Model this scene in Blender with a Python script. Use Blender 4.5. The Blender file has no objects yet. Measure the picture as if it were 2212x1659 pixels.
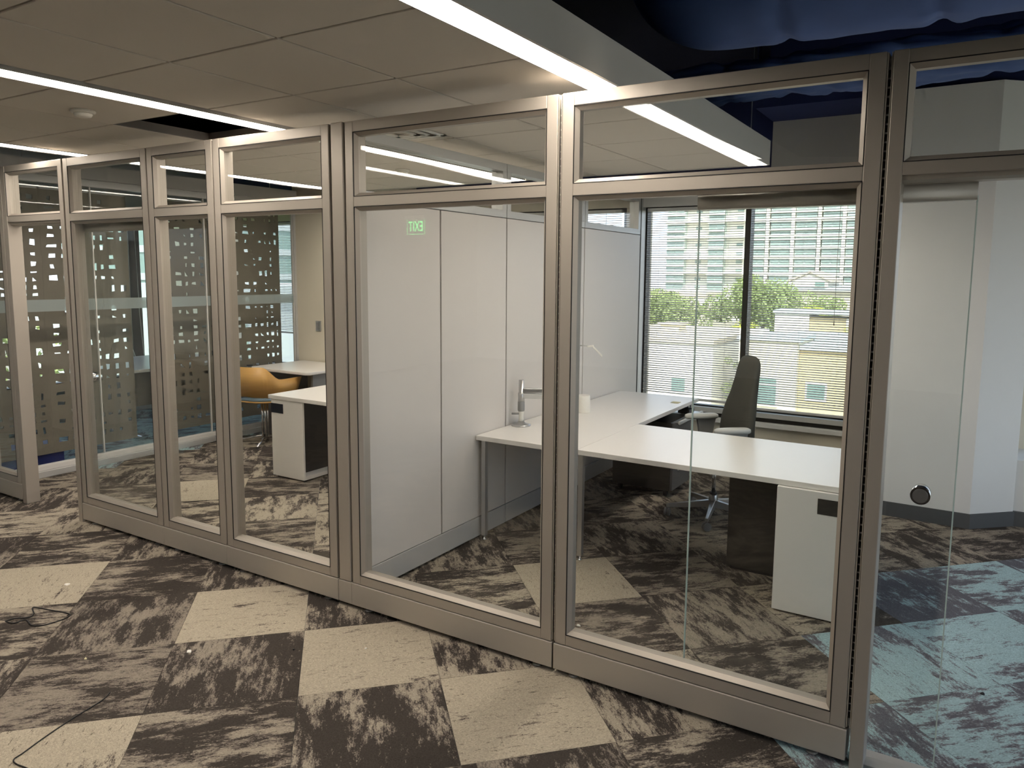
import bpy, bmesh, math, random
from mathutils import Vector, Matrix, noise as mnoise
random.seed(7)
S = bpy.context.scene
COL = S.collection
R = math.radians

# ------------------------------------------------------------------ camera, world, exposure
W_, H_ = 2212, 1659
F_PX, PPX, PPY = 1620.7, 1143.78, 782.35
cam = bpy.data.cameras.new('camera'); camo = bpy.data.objects.new('camera', cam); COL.objects.link(camo)
cam.sensor_fit = 'HORIZONTAL'; cam.sensor_width = 36.0
cam.lens = F_PX / W_ * 36.0
cam.shift_x = (W_ / 2 - PPX) / W_
cam.shift_y = (PPY - H_ / 2) / W_
cam.clip_start = 0.05; cam.clip_end = 1000
yaw, pitch, roll = R(-30.985), R(-6.7457), R(0.5575)
fw = Vector((math.sin(yaw) * math.cos(pitch), math.cos(yaw) * math.cos(pitch), math.sin(pitch)))
rt = Vector((math.cos(yaw), -math.sin(yaw), 0)); up = rt.cross(fw)
rt, up = rt * math.cos(roll) + up * math.sin(roll), up * math.cos(roll) - rt * math.sin(roll)
camo.matrix_world = Matrix(((rt.x, up.x, -fw.x, 1.50288), (rt.y, up.y, -fw.y, -2.72142), (rt.z, up.z, -fw.z, 1.738), (0, 0, 0, 1)))
S.camera = camo

world = bpy.data.worlds.new('world'); S.world = world; world.use_nodes = True
wn = world.node_tree; wn.nodes.clear()
wo = wn.nodes.new('ShaderNodeOutputWorld'); wb = wn.nodes.new('ShaderNodeBackground')
sky = wn.nodes.new('ShaderNodeTexSky'); sky.sky_type = 'HOSEK_WILKIE'; sky.turbidity = 6.0; sky.ground_albedo = 0.4
sky.sun_direction = (0.25, -0.6, 0.75)
hs = wn.nodes.new('ShaderNodeHueSaturation'); hs.inputs['Saturation'].default_value = 0.55
wn.links.new(sky.outputs[0], hs.inputs['Color']); wn.links.new(hs.outputs[0], wb.inputs[0]); wn.links.new(wb.outputs[0], wo.inputs[0])
wb.inputs[1].default_value = 2.75
sl = bpy.data.lights.new('sun', 'SUN'); sl.energy = 1.9; sl.angle = R(3); sl.color = (1, .95, .86)
slo = bpy.data.objects.new('sun', sl); COL.objects.link(slo)
slo.rotation_euler = Vector((-0.25, 0.6, -0.75)).to_track_quat('-Z', 'Y').to_euler(); slo.location = (0, -20, 30)

S.view_settings.view_transform = 'Standard'; S.view_settings.look = 'None'
S.view_settings.gamma = 1.0; S.view_settings.use_curve_mapping = False
S.view_settings.exposure = 1.92
S.cycles.use_denoising = True
S.cycles.max_bounces = 7; S.cycles.diffuse_bounces = 4; S.cycles.glossy_bounces = 3
S.cycles.use_adaptive_sampling = True; S.cycles.adaptive_threshold = 0.06; S.cycles.adaptive_min_samples = 16
S.cycles.transparent_max_bounces = 40; S.cycles.transmission_bounces = 8
S.cycles.caustics_reflective = False; S.cycles.caustics_refractive = False
S.cycles.sample_clamp_indirect = 6.0
STRIP = 8.0          # radiance of the ceiling light strips

# ------------------------------------------------------------------ materials
MAT = {}
def mk(name):
    m = bpy.data.materials.new(name); m.use_nodes = True; MAT[name] = m
    nt = m.node_tree; return m, nt, nt.nodes['Principled BSDF']
def N(nt, t, **kw):
    n = nt.nodes.new('ShaderNode' + t)
    for k, v in kw.items():
        if k in n.inputs.keys(): n.inputs[k].default_value = v
        else: setattr(n, k, v)
    return n
def pbr(name, col, rough=.5, metal=0., spec=.5, vary=0., vscale=8., bump=0., bscale=200., coat=0., stretch=(1, 1, 1)):
    m, nt, p = mk(name); L = nt.links.new
    p.inputs['Roughness'].default_value = rough; p.inputs['Metallic'].default_value = metal
    p.inputs['Specular IOR Level'].default_value = spec
    if coat: p.inputs['Coat Weight'].default_value = coat; p.inputs['Coat Roughness'].default_value = .08
    tc = N(nt, 'TexCoord'); mp = N(nt, 'Mapping'); mp.inputs['Scale'].default_value = stretch
    L(tc.outputs['Object'], mp.inputs[0])
    nz = N(nt, 'TexNoise', Scale=vscale, Detail=4.0); L(mp.outputs[0], nz.inputs['Vector'])
    mx = N(nt, 'MixRGB', blend_type='MIX')
    mx.inputs[1].default_value = tuple(c * (1 - vary) for c in col) + (1,); mx.inputs[2].default_value = tuple(min(1, c * (1 + vary)) for c in col) + (1,)
    L(nz.outputs[0], mx.inputs[0]); L(mx.outputs[0], p.inputs['Base Color'])
    if bump:
        n2 = N(nt, 'TexNoise', Scale=bscale, Detail=3.0); L(mp.outputs[0], n2.inputs['Vector'])
        b = N(nt, 'Bump', Strength=bump, Distance=.002); L(n2.outputs[0], b.inputs['Height']); L(b.outputs[0], p.inputs['Normal'])
    return m
def emit(name, col, st):
    m, nt, p = mk(name); p.inputs['Base Color'].default_value = (.8, .8, .8, 1)
    p.inputs['Emission Color'].default_value = col + (1,); p.inputs['Emission Strength'].default_value = st
    return m
def glass(name, tint=(.968, .976, .968), f0=.028, haze=0.):
    m, nt, p = mk(name); nt.nodes.remove(p); L = nt.links.new
    out = nt.nodes['Material Output']
    g = N(nt, 'NewGeometry'); dt = N(nt, 'VectorMath', operation='DOT_PRODUCT')
    L(g.outputs['Incoming'], dt.inputs[0]); L(g.outputs['Normal'], dt.inputs[1])
    ab = N(nt, 'Math', operation='ABSOLUTE'); L(dt.outputs['Value'], ab.inputs[0])
    om = N(nt, 'Math', operation='SUBTRACT'); om.inputs[0].default_value = 1; L(ab.outputs[0], om.inputs[1])
    pw = N(nt, 'Math', operation='POWER'); L(om.outputs[0], pw.inputs[0]); pw.inputs[1].default_value = 5
    ma = N(nt, 'Math', operation='MULTIPLY_ADD'); L(pw.outputs[0], ma.inputs[0]); ma.inputs[1].default_value = .9; ma.inputs[2].default_value = f0
    tr = N(nt, 'BsdfTransparent'); tr.inputs[0].default_value = tint + (1,)
    gl = N(nt, 'BsdfGlossy'); gl.inputs['Roughness'].default_value = .0; gl.inputs[0].default_value = (1, 1, 1, 1)
    mx = N(nt, 'MixShader'); L(ma.outputs[0], mx.inputs[0]); L(tr.outputs[0], mx.inputs[1]); L(gl.outputs[0], mx.inputs[2])
    last = mx
    if haze:
        df = N(nt, 'BsdfDiffuse'); df.inputs[0].default_value = (.62, .68, .68, 1)
        tl = N(nt, 'BsdfTranslucent'); tl.inputs[0].default_value = (.7, .76, .76, 1)
        m1 = N(nt, 'MixShader'); m1.inputs[0].default_value = .5; L(df.outputs[0], m1.inputs[1]); L(tl.outputs[0], m1.inputs[2])
        m2 = N(nt, 'MixShader'); m2.inputs[0].default_value = haze; L(mx.outputs[0], m2.inputs[1]); L(m1.outputs[0], m2.inputs[2]); last = m2
    L(last.outputs[0], out.inputs[0]); return m

pbr('frame', (.43, .388, .335), rough=.42, metal=.35, vary=.03, vscale=3, bump=.05, bscale=400)
pbr('frame_cool', (.56, .56, .55), rough=.38, metal=.3, vary=.03)
pbr('rail_beige', (.50, .465, .41), rough=.4, metal=.25)
pbr('plinth', (.47, .43, .375), rough=.45, metal=.3, vary=.03, vscale=2)
pbr('black', (.008, .008, .009), rough=.6)
pbr('black_gloss', (.010, .012, .022), rough=.25)
pbr('chrome', (.75, .75, .76), rough=.12, metal=1.)
pbr('silver', (.55, .55, .55), rough=.3, metal=.85)
pbr('foot', (.35, .34, .33), rough=.4, metal=.6)
glass('glass'); glass('glass_clear', (.972, .984, .978), .022); glass('frost', (.80, .86, .85), .03, .55); glass('window_glass', (.97, .98, .978), .03)
pbr('glass_edge', (.62, .76, .72), rough=.15)
pbr('wall_white', (.74, .735, .71), rough=.8, bump=.08, bscale=150, vary=.015)
pbr('wall_cream', (.70, .645, .53), rough=.8, bump=.08, bscale=150, vary=.015)
pbr('wall_grey', (.50, .50, .48), rough=.85, vary=.02)
pbr('navy', (.012, .022, .095), rough=.85, vary=.15, vscale=3)
pbr('deck', (.006, .009, .028), rough=.9, vary=.3, vscale=2)
pbr('blue_fabric', (.062, .110, .28), rough=.8, vary=.15, vscale=5, bump=.25, bscale=60)
pbr('tile', (.74, .69, .62), rough=.9, vary=.02, vscale=300, bump=.15, bscale=500)
pbr('grid', (.22, .20, .18), rough=.6)
pbr('cloud_trim', (.60, .59, .57), rough=.55, vary=.02)
emit('strip', (1.0, .90, .785), STRIP)
emit('strip_dim', (1.0, .90, .76), STRIP)
pbr('panel', (.635, .60, .565), rough=.30, spec=.5, vary=.012, vscale=2, stretch=(1, 1, 1))
pbr('laminate', (.84, .81, .77), rough=.30, vary=.01, vscale=3)
pbr('laminate_grey', (.72, .70, .67), rough=.4)
pbr('charcoal', (.030, .027, .024), rough=.35, vary=.1)
pbr('dark_grey', (.10, .10, .10), rough=.45)
pbr('mid_grey', (.27, .27, .27), rough=.45)
pbr('light_grey', (.55, .55, .53), rough=.45)
pbr('white_plastic', (.80, .78, .72), rough=.4)
pbr('chair_fabric', (.060, .058, .048), rough=.9, bump=.4, bscale=500, vary=.15, vscale=200)
pbr('chair_side', (.075, .08, .085), rough=.85, bump=.3, bscale=500)
pbr('plywood', (.62, .36, .11), rough=.38, vary=.12, vscale=6, stretch=(1, 1, 9))
pbr('ply_edge', (.72, .52, .27), rough=.5)
pbr('blue_pad', (.17, .24, .30), rough=.9, bump=.3, bscale=400)
pbr('felt', (.20, .175, .14), rough=.95, vary=.25, vscale=180, bump=.3, bscale=300)
pbr('blind', (.62, .62, .61), rough=.5)
pbr('cord', (.6, .6, .58), rough=.7)
pbr('cable', (.012, .012, .012), rough=.5)
pbr('window_dark', (.018, .016, .014), rough=.4, metal=.3)
pbr('rubber', (.085, .088, .092), rough=.6)
pbr('blue_box', (.012, .02, .16), rough=.6)
pbr('paper', (.86, .84, .78), rough=.8)
pbr('sticky', (.62, .58, .36), rough=.8)
emit('exit_green', (.05, 1.0, .22), 3.2).cycles.emission_sampling = 'NONE'
pbr('concrete', (.45, .44, .42), rough=.9, vary=.1)
# exterior
pbr('stucco_white', (.80, .77, .70), rough=.9, vary=.04, vscale=1)
pbr('stucco_cream', (.74, .68, .52), rough=.9, vary=.04, vscale=1)
pbr('stucco_yellow', (.66, .54, .32), rough=.9, vary=.04, vscale=1)
pbr('roof_grey', (.50, .55, .57), rough=.8, vary=.1)
pbr('roof_tan', (.62, .55, .44), rough=.8, vary=.15, vscale=.6)
pbr('tower_wall_hazed', (.88, .85, .77), rough=.9)  # tower wall, panes and bays lightened: distance haze put into the colours
pbr('tower_glass_hazed', (.33, .42, .40), rough=.4, vary=.25, vscale=.6)
pbr('ext_glass', (.22, .32, .30), rough=.2, spec=.6)
pbr('ext_glass_hazed', (.46, .56, .52), rough=.25, vary=.15, vscale=.5)
pbr('leaf', (.27, .34, .13), rough=.8, vary=.45, vscale=1.2)
pbr('leaf_lime', (.52, .58, .10), rough=.8, vary=.35, vscale=1.2)
pbr('bark', (.10, .08, .06), rough=.9)
pbr('ground', (.36, .35, .30), rough=.95, vary=.15, vscale=.2)
pbr('lawn', (.22, .30, .08), rough=.95, vary=.25, vscale=.5)

def carpet():
    m, nt, p = mk('carpet'); L = nt.links.new
    p.inputs['Roughness'].default_value = .95; p.inputs['Specular IOR Level'].default_value = .1
    tc = N(nt, 'TexCoord'); oi = N(nt, 'ObjectInfo')
    sc = N(nt, 'SeparateColor'); L(oi.outputs['Color'], sc.inputs[0])
    off = N(nt, 'Math', operation='MULTIPLY'); L(oi.outputs['Random'], off.inputs[0]); off.inputs[1].default_value = 57.0
    cv = N(nt, 'CombineXYZ'); L(off.outputs[0], cv.inputs[0]); L(off.outputs[0], cv.inputs[2])
    sn = N(nt, 'VectorMath', operation='SNAP'); L(tc.outputs['Object'], sn.inputs[0]); sn.inputs[1].default_value = (.0052, .0034, 1.)
    ad = N(nt, 'VectorMath', operation='ADD'); L(sn.outputs[0], ad.inputs[0]); L(cv.outputs[0], ad.inputs[1])
    def tex(scale, st, detail=6., rough=.62):
        mp = N(nt, 'Mapping'); mp.inputs['Scale'].default_value = st; L(ad.outputs[0], mp.inputs[0])
        n = N(nt, 'TexNoise', Scale=scale, Detail=detail, Roughness=rough); L(mp.outputs[0], n.inputs['Vector']); return n
    big = tex(4.2, (1.0, 2.4, 1)); mid = tex(15, (.7, 2.8, 1), 8, .8); fine = tex(90, (1, 2.2, 1), 4, .7)
    a = N(nt, 'Math', operation='MULTIPLY_ADD'); L(mid.outputs[0], a.inputs[0]); a.inputs[1].default_value = .75; L(big.outputs[0], a.inputs[2])
    b = N(nt, 'Math', operation='MULTIPLY_ADD'); L(fine.outputs[0], b.inputs[0]); b.inputs[1].default_value = .30; L(a.outputs[0], b.inputs[2])
    # b around 1.02 ; threshold from object colour red
    th = N(nt, 'MapRange'); L(sc.outputs[0], th.inputs[0]); th.inputs[3].default_value = .78; th.inputs[4].default_value = 1.27
    sx = N(nt, 'SeparateXYZ'); L(tc.outputs['Object'], sx.inputs[0])
    gx = N(nt, 'Math', operation='MULTIPLY_ADD'); L(sx.outputs[0], gx.inputs[0]); gx.inputs[1].default_value = .13; L(th.outputs[0], gx.inputs[2])
    d = N(nt, 'Math', operation='SUBTRACT'); L(b.outputs[0], d.inputs[0]); L(gx.outputs[0], d.inputs[1])
    r1 = N(nt, 'MapRange', clamp=True); L(d.outputs[0], r1.inputs[0]); r1.inputs[1].default_value = -.02; r1.inputs[2].default_value = .022
    r2 = N(nt, 'MapRange', clamp=True); L(d.outputs[0], r2.inputs[0]); r2.inputs[1].default_value = .03; r2.inputs[2].default_value = .10
    dark, midc, light = (.058, .049, .042, 1), (.165, .138, .118, 1), (.44, .385, .30, 1)
    tdark, tmid, tlight = (.125, .125, .142, 1), (.20, .195, .21, 1), (.37, .51, .53, 1)
    def two(c1, c2):
        x = N(nt, 'MixRGB'); x.inputs[1].default_value = c1; x.inputs[2].default_value = c2; L(sc.outputs[1], x.inputs[0]); return x
    cd, cm, cl = two(dark, tdark), two(midc, tmid), two(light, tlight)
    ll = N(nt, 'MixRGB'); L(sc.outputs[2], ll.inputs[0]); L(cm.outputs[0], ll.inputs[1]); L(cl.outputs[0], ll.inputs[2]); cl = ll
    m1 = N(nt, 'MixRGB'); L(r1.outputs[0], m1.inputs[0]); L(cd.outputs[0], m1.inputs[1]); L(cm.outputs[0], m1.inputs[2])
    m2 = N(nt, 'MixRGB'); L(r2.outputs[0], m2.inputs[0]); L(m1.outputs[0], m2.inputs[1]); L(cl.outputs[0], m2.inputs[2])
    fk = tex(26, (.55, 2.6, 1), 5, .8)
    fr = N(nt, 'MapRange', clamp=True); L(fk.outputs[0], fr.inputs[0]); fr.inputs[1].default_value = .585; fr.inputs[2].default_value = .66
    fm = N(nt, 'Math', operation='MULTIPLY'); L(fr.outputs[0], fm.inputs[0]); fm.inputs[1].default_value = .72
    m3 = N(nt, 'MixRGB'); L(fm.outputs[0], m3.inputs[0]); L(m2.outputs[0], m3.inputs[1]); L(cd.outputs[0], m3.inputs[2]); m2 = m3
    # loop-pile grain and ribs
    gr = N(nt, 'TexNoise', Scale=420., Detail=2.); L(ad.outputs[0], gr.inputs['Vector'])
    wv = N(nt, 'TexWave', Scale=62., Distortion=1.5); wv.bands_direction = 'X'; L(tc.outputs['Object'], wv.inputs['Vector'])
    gm = N(nt, 'Math', operation='MULTIPLY_ADD'); L(wv.outputs['Fac'], gm.inputs[0]); gm.inputs[1].default_value = .22; L(gr.outputs[0], gm.inputs[2])
    gr2 = N(nt, 'MapRange'); L(gm.outputs[0], gr2.inputs[0]); gr2.inputs[1].default_value = .3; gr2.inputs[2].default_value = .95; gr2.inputs[3].default_value = .62; gr2.inputs[4].default_value = 1.32
    mu = N(nt, 'MixRGB', blend_type='MULTIPLY'); mu.inputs[0].default_value = 1; L(m2.outputs[0], mu.inputs[1]); L(gr2.outputs[0], mu.inputs[2])
    L(mu.outputs[0], p.inputs['Base Color'])
    bp_ = N(nt, 'Bump', Strength=.5, Distance=.003); L(gm.outputs[0], bp_.inputs['Height']); L(bp_.outputs[0], p.inputs['Normal'])
carpet()

# ------------------------------------------------------------------ mesh helpers
class MB:
    def __init__(s): s.v = []; s.f = []; s.sm = []
    def _add(s, vs, fs, smooth=False):
        o = len(s.v); s.v += [tuple(v) for v in vs]; s.f += [tuple(i + o for i in f) for f in fs]; s.sm += [smooth] * len(fs); return s
    def box(s, x0, x1, y0, y1, z0, z1):
        x0, x1 = min(x0, x1), max(x0, x1); y0, y1 = min(y0, y1), max(y0, y1); z0, z1 = min(z0, z1), max(z0, z1)
        return s._add([(x0, y0, z0), (x1, y0, z0), (x1, y1, z0), (x0, y1, z0), (x0, y0, z1), (x1, y0, z1), (x1, y1, z1), (x0, y1, z1)],
                      [(0, 3, 2, 1), (4, 5, 6, 7), (0, 1, 5, 4), (1, 2, 6, 5), (2, 3, 7, 6), (3, 0, 4, 7)])
    def hexa(s, p):   # 8 points: bottom 4 ccw, top 4 ccw
        return s._add(p, [(0, 3, 2, 1), (4, 5, 6, 7), (0, 1, 5, 4), (1, 2, 6, 5), (2, 3, 7, 6), (3, 0, 4, 7)])
    def prism(s, poly, axis, a, b, smooth=False):   # poly in 2-D; axis 'x': (y,z), 'y': (x,z), 'z': (x,y)
        def P(q, t): return {'x': (t, q[0], q[1]), 'y': (q[0], t, q[1]), 'z': (q[0], q[1], t)}[axis]
        n = len(poly); vs = [P(q, a) for q in poly] + [P(q, b) for q in poly]
        fs = [tuple(range(n))[::-1], tuple(range(n, 2 * n))]
        s._add(vs, fs); o = len(s.v) - 2 * n
        for i in range(n):
            s.f.append((o + i, o + (i + 1) % n, o + n + (i + 1) % n, o + n + i)); s.sm.append(smooth)
        return s
    def cyl(s, c, r, h, axis='z', n=20, r2=None):
        r2 = r if r2 is None else r2; vs = []
        for k, (t, rr) in enumerate(((0, r), (h, r2))):
            for i in range(n):
                a = 2 * math.pi * i / n; u, v = rr * math.cos(a), rr * math.sin(a)
                vs.append({'z': (c[0] + u, c[1] + v, c[2] + t), 'x': (c[0] + t, c[1] + u, c[2] + v), 'y': (c[0] + v, c[1] + t, c[2] + u)}[axis])
        s._add(vs, [tuple(range(n))[::-1], tuple(range(n, 2 * n))]); o = len(s.v) - 2 * n
        for i in range(n): s.f.append((o + i, o + (i + 1) % n, o + n + (i + 1) % n, o + n + i)); s.sm.append(True)
        return s
    def lathe(s, c, prof, n=24):   # prof: (r,z)
        vs = []
        for r, z in prof:
            for i in range(n):
                a = 2 * math.pi * i / n; vs.append((c[0] + r * math.cos(a), c[1] + r * math.sin(a), c[2] + z))
        fs = []
        for k in range(len(prof) - 1):
            for i in range(n): fs.append((k * n + i, k * n + (i + 1) % n, (k + 1) * n + (i + 1) % n, (k + 1) * n + i))
        s._add(vs, fs, True); o = len(s.v) - len(vs)
        s.f.append(tuple(o + i for i in range(n))[::-1]); s.sm.append(False)
        s.f.append(tuple(o + (len(prof) - 1) * n + i for i in range(n))); s.sm.append(False)
        return s
    def tube(s, pts, r, n=8, rs=None):
        P = [Vector(p) for p in pts]; vs = []; ref = None
        for i, p in enumerate(P):
            t = (P[min(i + 1, len(P) - 1)] - P[max(i - 1, 0)]).normalized()
            if ref is None: ref = t.orthogonal().normalized()
            u = (ref - t * ref.dot(t)).normalized(); ref = u; w = t.cross(u); rr = rs[i] if rs else r
            for k in range(n):
                a = 2 * math.pi * k / n; vs.append(tuple(p + u * rr * math.cos(a) + w * rr * math.sin(a)))
        fs = [tuple(range(n))[::-1], tuple(range((len(P) - 1) * n, len(P) * n))]
        for i in range(len(P) - 1):
            for k in range(n): fs.append((i * n + k, i * n + (k + 1) % n, (i + 1) * n + (k + 1) % n, (i + 1) * n + k))
        s._add(vs, fs, True); return s
    def grid(s, nu, nv, fn, smooth=True, close_u=False):
        vs = [fn(u, v) for v in range(nv) for u in range(nu)]; fs = []
        for v in range(nv - 1):
            for u in range(nu if close_u else nu - 1): fs.append((v * nu + u, v * nu + (u + 1) % nu, (v + 1) * nu + (u + 1) % nu, (v + 1) * nu + u))
        return s._add(vs, fs, smooth)
    def mesh(s, name, mat, bev=0., seg=2, off=(0, 0, 0)):
        me = bpy.data.meshes.new(name)
        me.from_pydata([(v[0] - off[0], v[1] - off[1], v[2] - off[2]) for v in s.v], [], s.f)
        for p, q in zip(me.polygons, s.sm): p.use_smooth = q
        bm = bmesh.new(); bm.from_mesh(me)
        bmesh.ops.recalc_face_normals(bm, faces=bm.faces)
        if bev:
            ed = [e for e in bm.edges if len(e.link_faces) == 2 and e.calc_face_angle(0) > R(35)]
            bmesh.ops.bevel(bm, geom=ed, offset=bev, segments=seg, profile=.5, affect='EDGES', clamp_overlap=True)
        bm.to_mesh(me); bm.free()
        me.materials.append(MAT[mat]); return me
    def build(s, name, mat, parent=None, bev=0., seg=2, local=False):
        off = (0, 0, 0)
        if parent is not None and not local:
            o_ = Vector((0, 0, 0)); q = parent
            while q is not None: o_ += q.location; q = q.parent
            off = tuple(o_)
        o = bpy.data.objects.new(name, s.mesh(name, mat, bev, seg, off)); COL.objects.link(o)
        if parent is not None: o.parent = parent
        return o
def inst(name, me, loc, parent=None, rot=(0, 0, 0)):
    o = bpy.data.objects.new(name, me); COL.objects.link(o); o.location = loc; o.rotation_euler = rot
    if parent is not None: o.parent = parent
    return o
def tag(o, label=None, cat=None, group=None, kind=None):
    if label: o['label'] = label
    if cat: o['category'] = cat
    if group: o['group'] = group
    if kind: o['kind'] = kind
    return o
def thing(name, label, cat, loc=(0, 0, 0), rz=0, group=None):
    o = bpy.data.objects.new(name, None); COL.objects.link(o); o.location = loc; o.rotation_euler = (0, 0, rz); o.empty_display_size = .1
    return tag(o, label, cat, group)
def struct(name, label=None, loc=(0, 0, 0)):
    o = bpy.data.objects.new(name, None); COL.objects.link(o); o.location = loc; o.empty_display_size = .1
    return tag(o, label, None, None, 'structure')
def copy_tree(o, parent=None):
    c = o.copy(); COL.objects.link(c)
    if parent is not None: c.parent = parent
    for ch in list(o.children): copy_tree(ch, c)
    return c
def B(*a): return MB().box(*a)

# ------------------------------------------------------------------ shell
ZC = 2.53; ZD = 3.55
YW = 3.9
floor = B(-9, 4.5, -10, 4.2, -.25, -.008).build('floor', 'concrete'); tag(floor, 'carpet tile floor of the whole office', kind='structure')
T = .586; c45 = math.cos(math.pi / 4)
tm = B(-T / 2 + .0009, T / 2 - .0009, -T / 2 + .0009, T / 2 - .0009, -.006, 0).mesh('carpet_tile', 'carpet')
BRIGHT = {(-1, 1), (0, 0), (-2, -1), (1, -1), (-3, 2), (2, 1), (-2, 5), (-4, 7)}
LIGHTISH = {(1, 0), (-1, 4), (-3, 4), (2, -1), (-4, 4), (0, 3), (4, 2), (5, 2)}
TEAL = {(5, 0): .56, (6, 0): .30, (4, -1): .26, (5, -1): .20, (6, -1): .52, (4, -2): .36, (5, -2): .50, (6, -2): .30, (7, -1): .3, (3, -2): .45, (7, 0): .5}
rt_ = random.Random(3)
for i in range(-14, 12):
    for j in range(-9, 13):
        u = -1.07 + T * (i + .5); v = .06 + T * (j + .5)
        x, y = (u - v) * c45, (u + v) * c45
        r0, r1 = rt_.random(), rt_.random()
        if not (-8 < x < 4.2 and -3.0 < y < 3.85): continue
        cov = (.46 if y < .1 else .40) + .10 * r0
        if (i, j) in BRIGHT: cov = .02
        elif (i, j) in LIGHTISH: cov = .34
        teal = 0.; lt = (.30 if y < .1 else .5) + .45 * rt_.random()
        if cov < .4: lt = 1. if cov < .1 else .8
        if (i, j) in TEAL: teal = 1.; cov = TEAL[(i, j)]; lt = 1.
        elif x < -5.25: teal = 1.; cov = .30; lt = 1.
        o = inst('carpet_tile', tm, (x, y, 0), floor, (0, 0, math.pi / 4 + (math.pi / 2) * ((i + j) % 2) + (math.pi if rt_.random() < .5 else 0)))
        o.color = (cov, teal, lt, 1)
# plain carpet beyond the frame
cf = inst('carpet_field', B(-9, 4.3, -10, -2.5, -.03, -.0065).mesh('carpet_field', 'carpet'), (0, 0, 0), floor); cf.color = (.52, 0, .5, 1)

deck = B(-9, 4.5, -10, 4.2, ZD, ZD + .2).build('ceiling', 'deck'); tag(deck, 'dark blue painted structural deck above the open ceiling', kind='structure')
def wall(name, label, mat, *boxes):
    m = MB()
    for b in boxes: m.box(*b)
    o = m.build(name, mat); tag(o, label, kind='structure'); return o
wall('wall_behind', 'plain wall far behind the viewer', 'wall_white', (-9, 4.5, -10.1, -9.9, 0, ZD))
wall('wall_right', 'window wall at the right end of the open office', 'wall_white', (4.3, 4.5, -10, -3, 0, ZD), (4.3, 4.5, 3.5, 4.2, 0, ZD), (4.3, 4.5, -3, 3.5, 0, .47), (4.3, 4.5, -3, 3.5, 2.4, ZD))
w6 = struct('window_6', 'window band in the wall at the right', (4.4, .25, .47))
for yy in (-3, -1.4, .2, 1.8, 3.45): B(4.36, 4.44, yy, yy + .05, .47, 2.4).build('mullion', 'window_dark', w6)
B(4.36, 4.44, -3, 3.5, .47, .52).build('bottom_frame', 'window_dark', w6); B(4.398, 4.402, -3, 3.5, .52, 2.4).build('pane', 'window_glass', w6)
# window wall at y = YW : solid pieces round openings
def window_wall():
    z0, z1 = .44, 2.36
    ops = [(-7.3, -5.62), (-3.95, -1.42), (-1.26, .66), (1.95, 4.15)]
    m = MB(); xs = -9
    for a, b in ops:
        m.box(xs, a, YW, YW + .25, 0, ZD); m.box(a, b, YW, YW + .25, 0, z0); m.box(a, b, YW, YW + .25, z1, 2.47); xs = b
    m.box(xs, 4.5, YW, YW + .25, 0, ZD)
    return m
ww = window_wall().build('wall_back', 'wall_cream'); tag(ww, 'cream wall below and between the outside windows', kind='structure')
wall('wall_above_windows', 'grey wall above the office window beside the column', 'wall_grey', (-.10, 2.3, YW - .02, YW + .25, 2.47, 3.02))
wall('wall_upper_band', 'navy painted band above the column and grey wall', 'navy', (-.10, 2.3, 3.3, YW + .25, 3.02, ZD))
wall('wall_plenum', 'navy painted wall band above the windows', 'navy', (-9, -.10, YW - .01, YW + .25, 2.47, ZD), (2.3, 4.3, YW - .01, YW + .25, 2.47, ZD))
# column with a chamfered corner
col = MB().prism([(.70, 3.22), (1.53, 3.20), (1.79, 3.44), (1.79, YW), (.70, YW)], 'z', 0, 3.02).build('wall_column', 'wall_white')
tag(col, 'white boxed column with chamfered corner beside the window', kind='structure')
wall('wall_low', 'low white wall under the far right window', 'wall_white', (1.79, 4.3, 3.46, YW, 0, .47))
bb = MB().prism([(.69, 3.21), (1.534, 3.19), (1.80, 3.435), (4.3, 3.435), (4.3, 3.46), (1.79, 3.46), (1.53, 3.205), (.69, 3.225)], 'z', 0, .105).build('baseboard_column', 'rubber')
tag(bb, 'dark grey rubber base along the white column', kind='structure')
wall('wall_cream_return', 'cream wall end with a switch in the middle office', 'wall_cream', (-5.18, -3.95, 3.22, YW, 0, ZD))
wall('wall_left', 'outer left wall pieces of the far room', 'wall_grey', (-7.6, -7.4, -3, -0.2, 0, ZD), (-7.6, -7.4, 3.75, 4.2, 0, ZD), (-7.6, -7.4, -.2, 3.75, 0, .40), (-7.6, -7.4, -.2, 3.75, 2.4, ZD), (-9, -7.4, -10, -3, 0, ZD))
wall('wall_far_room', 'grey end wall of the far room', 'wall_grey', (-7.4, -5.2, -1.2, -1.1, 0, ZD))

# windows
def window(n, label, x0, x1, y, z0, z1, mull=(), sill=True):
    w = struct('window_%d' % n, label, ((x0 + x1) / 2, y, z0))
    f = .038
    for a, b in ((x0, x0 + f), (x1 - f, x1)): B(a, b, y + .03, y + .12, z0, z1).build('jamb', 'window_dark', w)
    for mx in mull: B(mx - .024, mx + .024, y + .0, y + .12, z0, z1).build('mullion', 'window_dark', w)
    B(x0, x1, y + .03, y + .12, z1 - f, z1).build('head', 'window_dark', w)
    B(x0, x1, y + .01, y + .12, z0, z0 + .035).build('bottom_frame', 'window_dark', w)
    B(x0, x1, y + .0, y + .055, z0 + .035, z0 + .08).build('bottom_trim', 'light_grey', w, .004)
    B(x0, x1, y + .055, y + .12, z0 + .035, z0 + .092).build('glazing_rail', 'window_dark', w)
    if sill: B(x0, x1, y - .045, y + .03, z0 - .042, z0 - .001).build('sill', 'wall_white', w, .004)
    xs = [x0 + f] + [m_ for m_ in mull] + [x1 - f]
    for a, b in zip(xs, xs[1:]): B(a, b, y + .085, y + .089, z0 + .05, z1 - f).build('pane', 'window_glass', w)
    return w
window(1, 'dark framed office window with one mullion over the low houses', -1.26, .66, YW, .46, 2.36, (-.278,))
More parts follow.
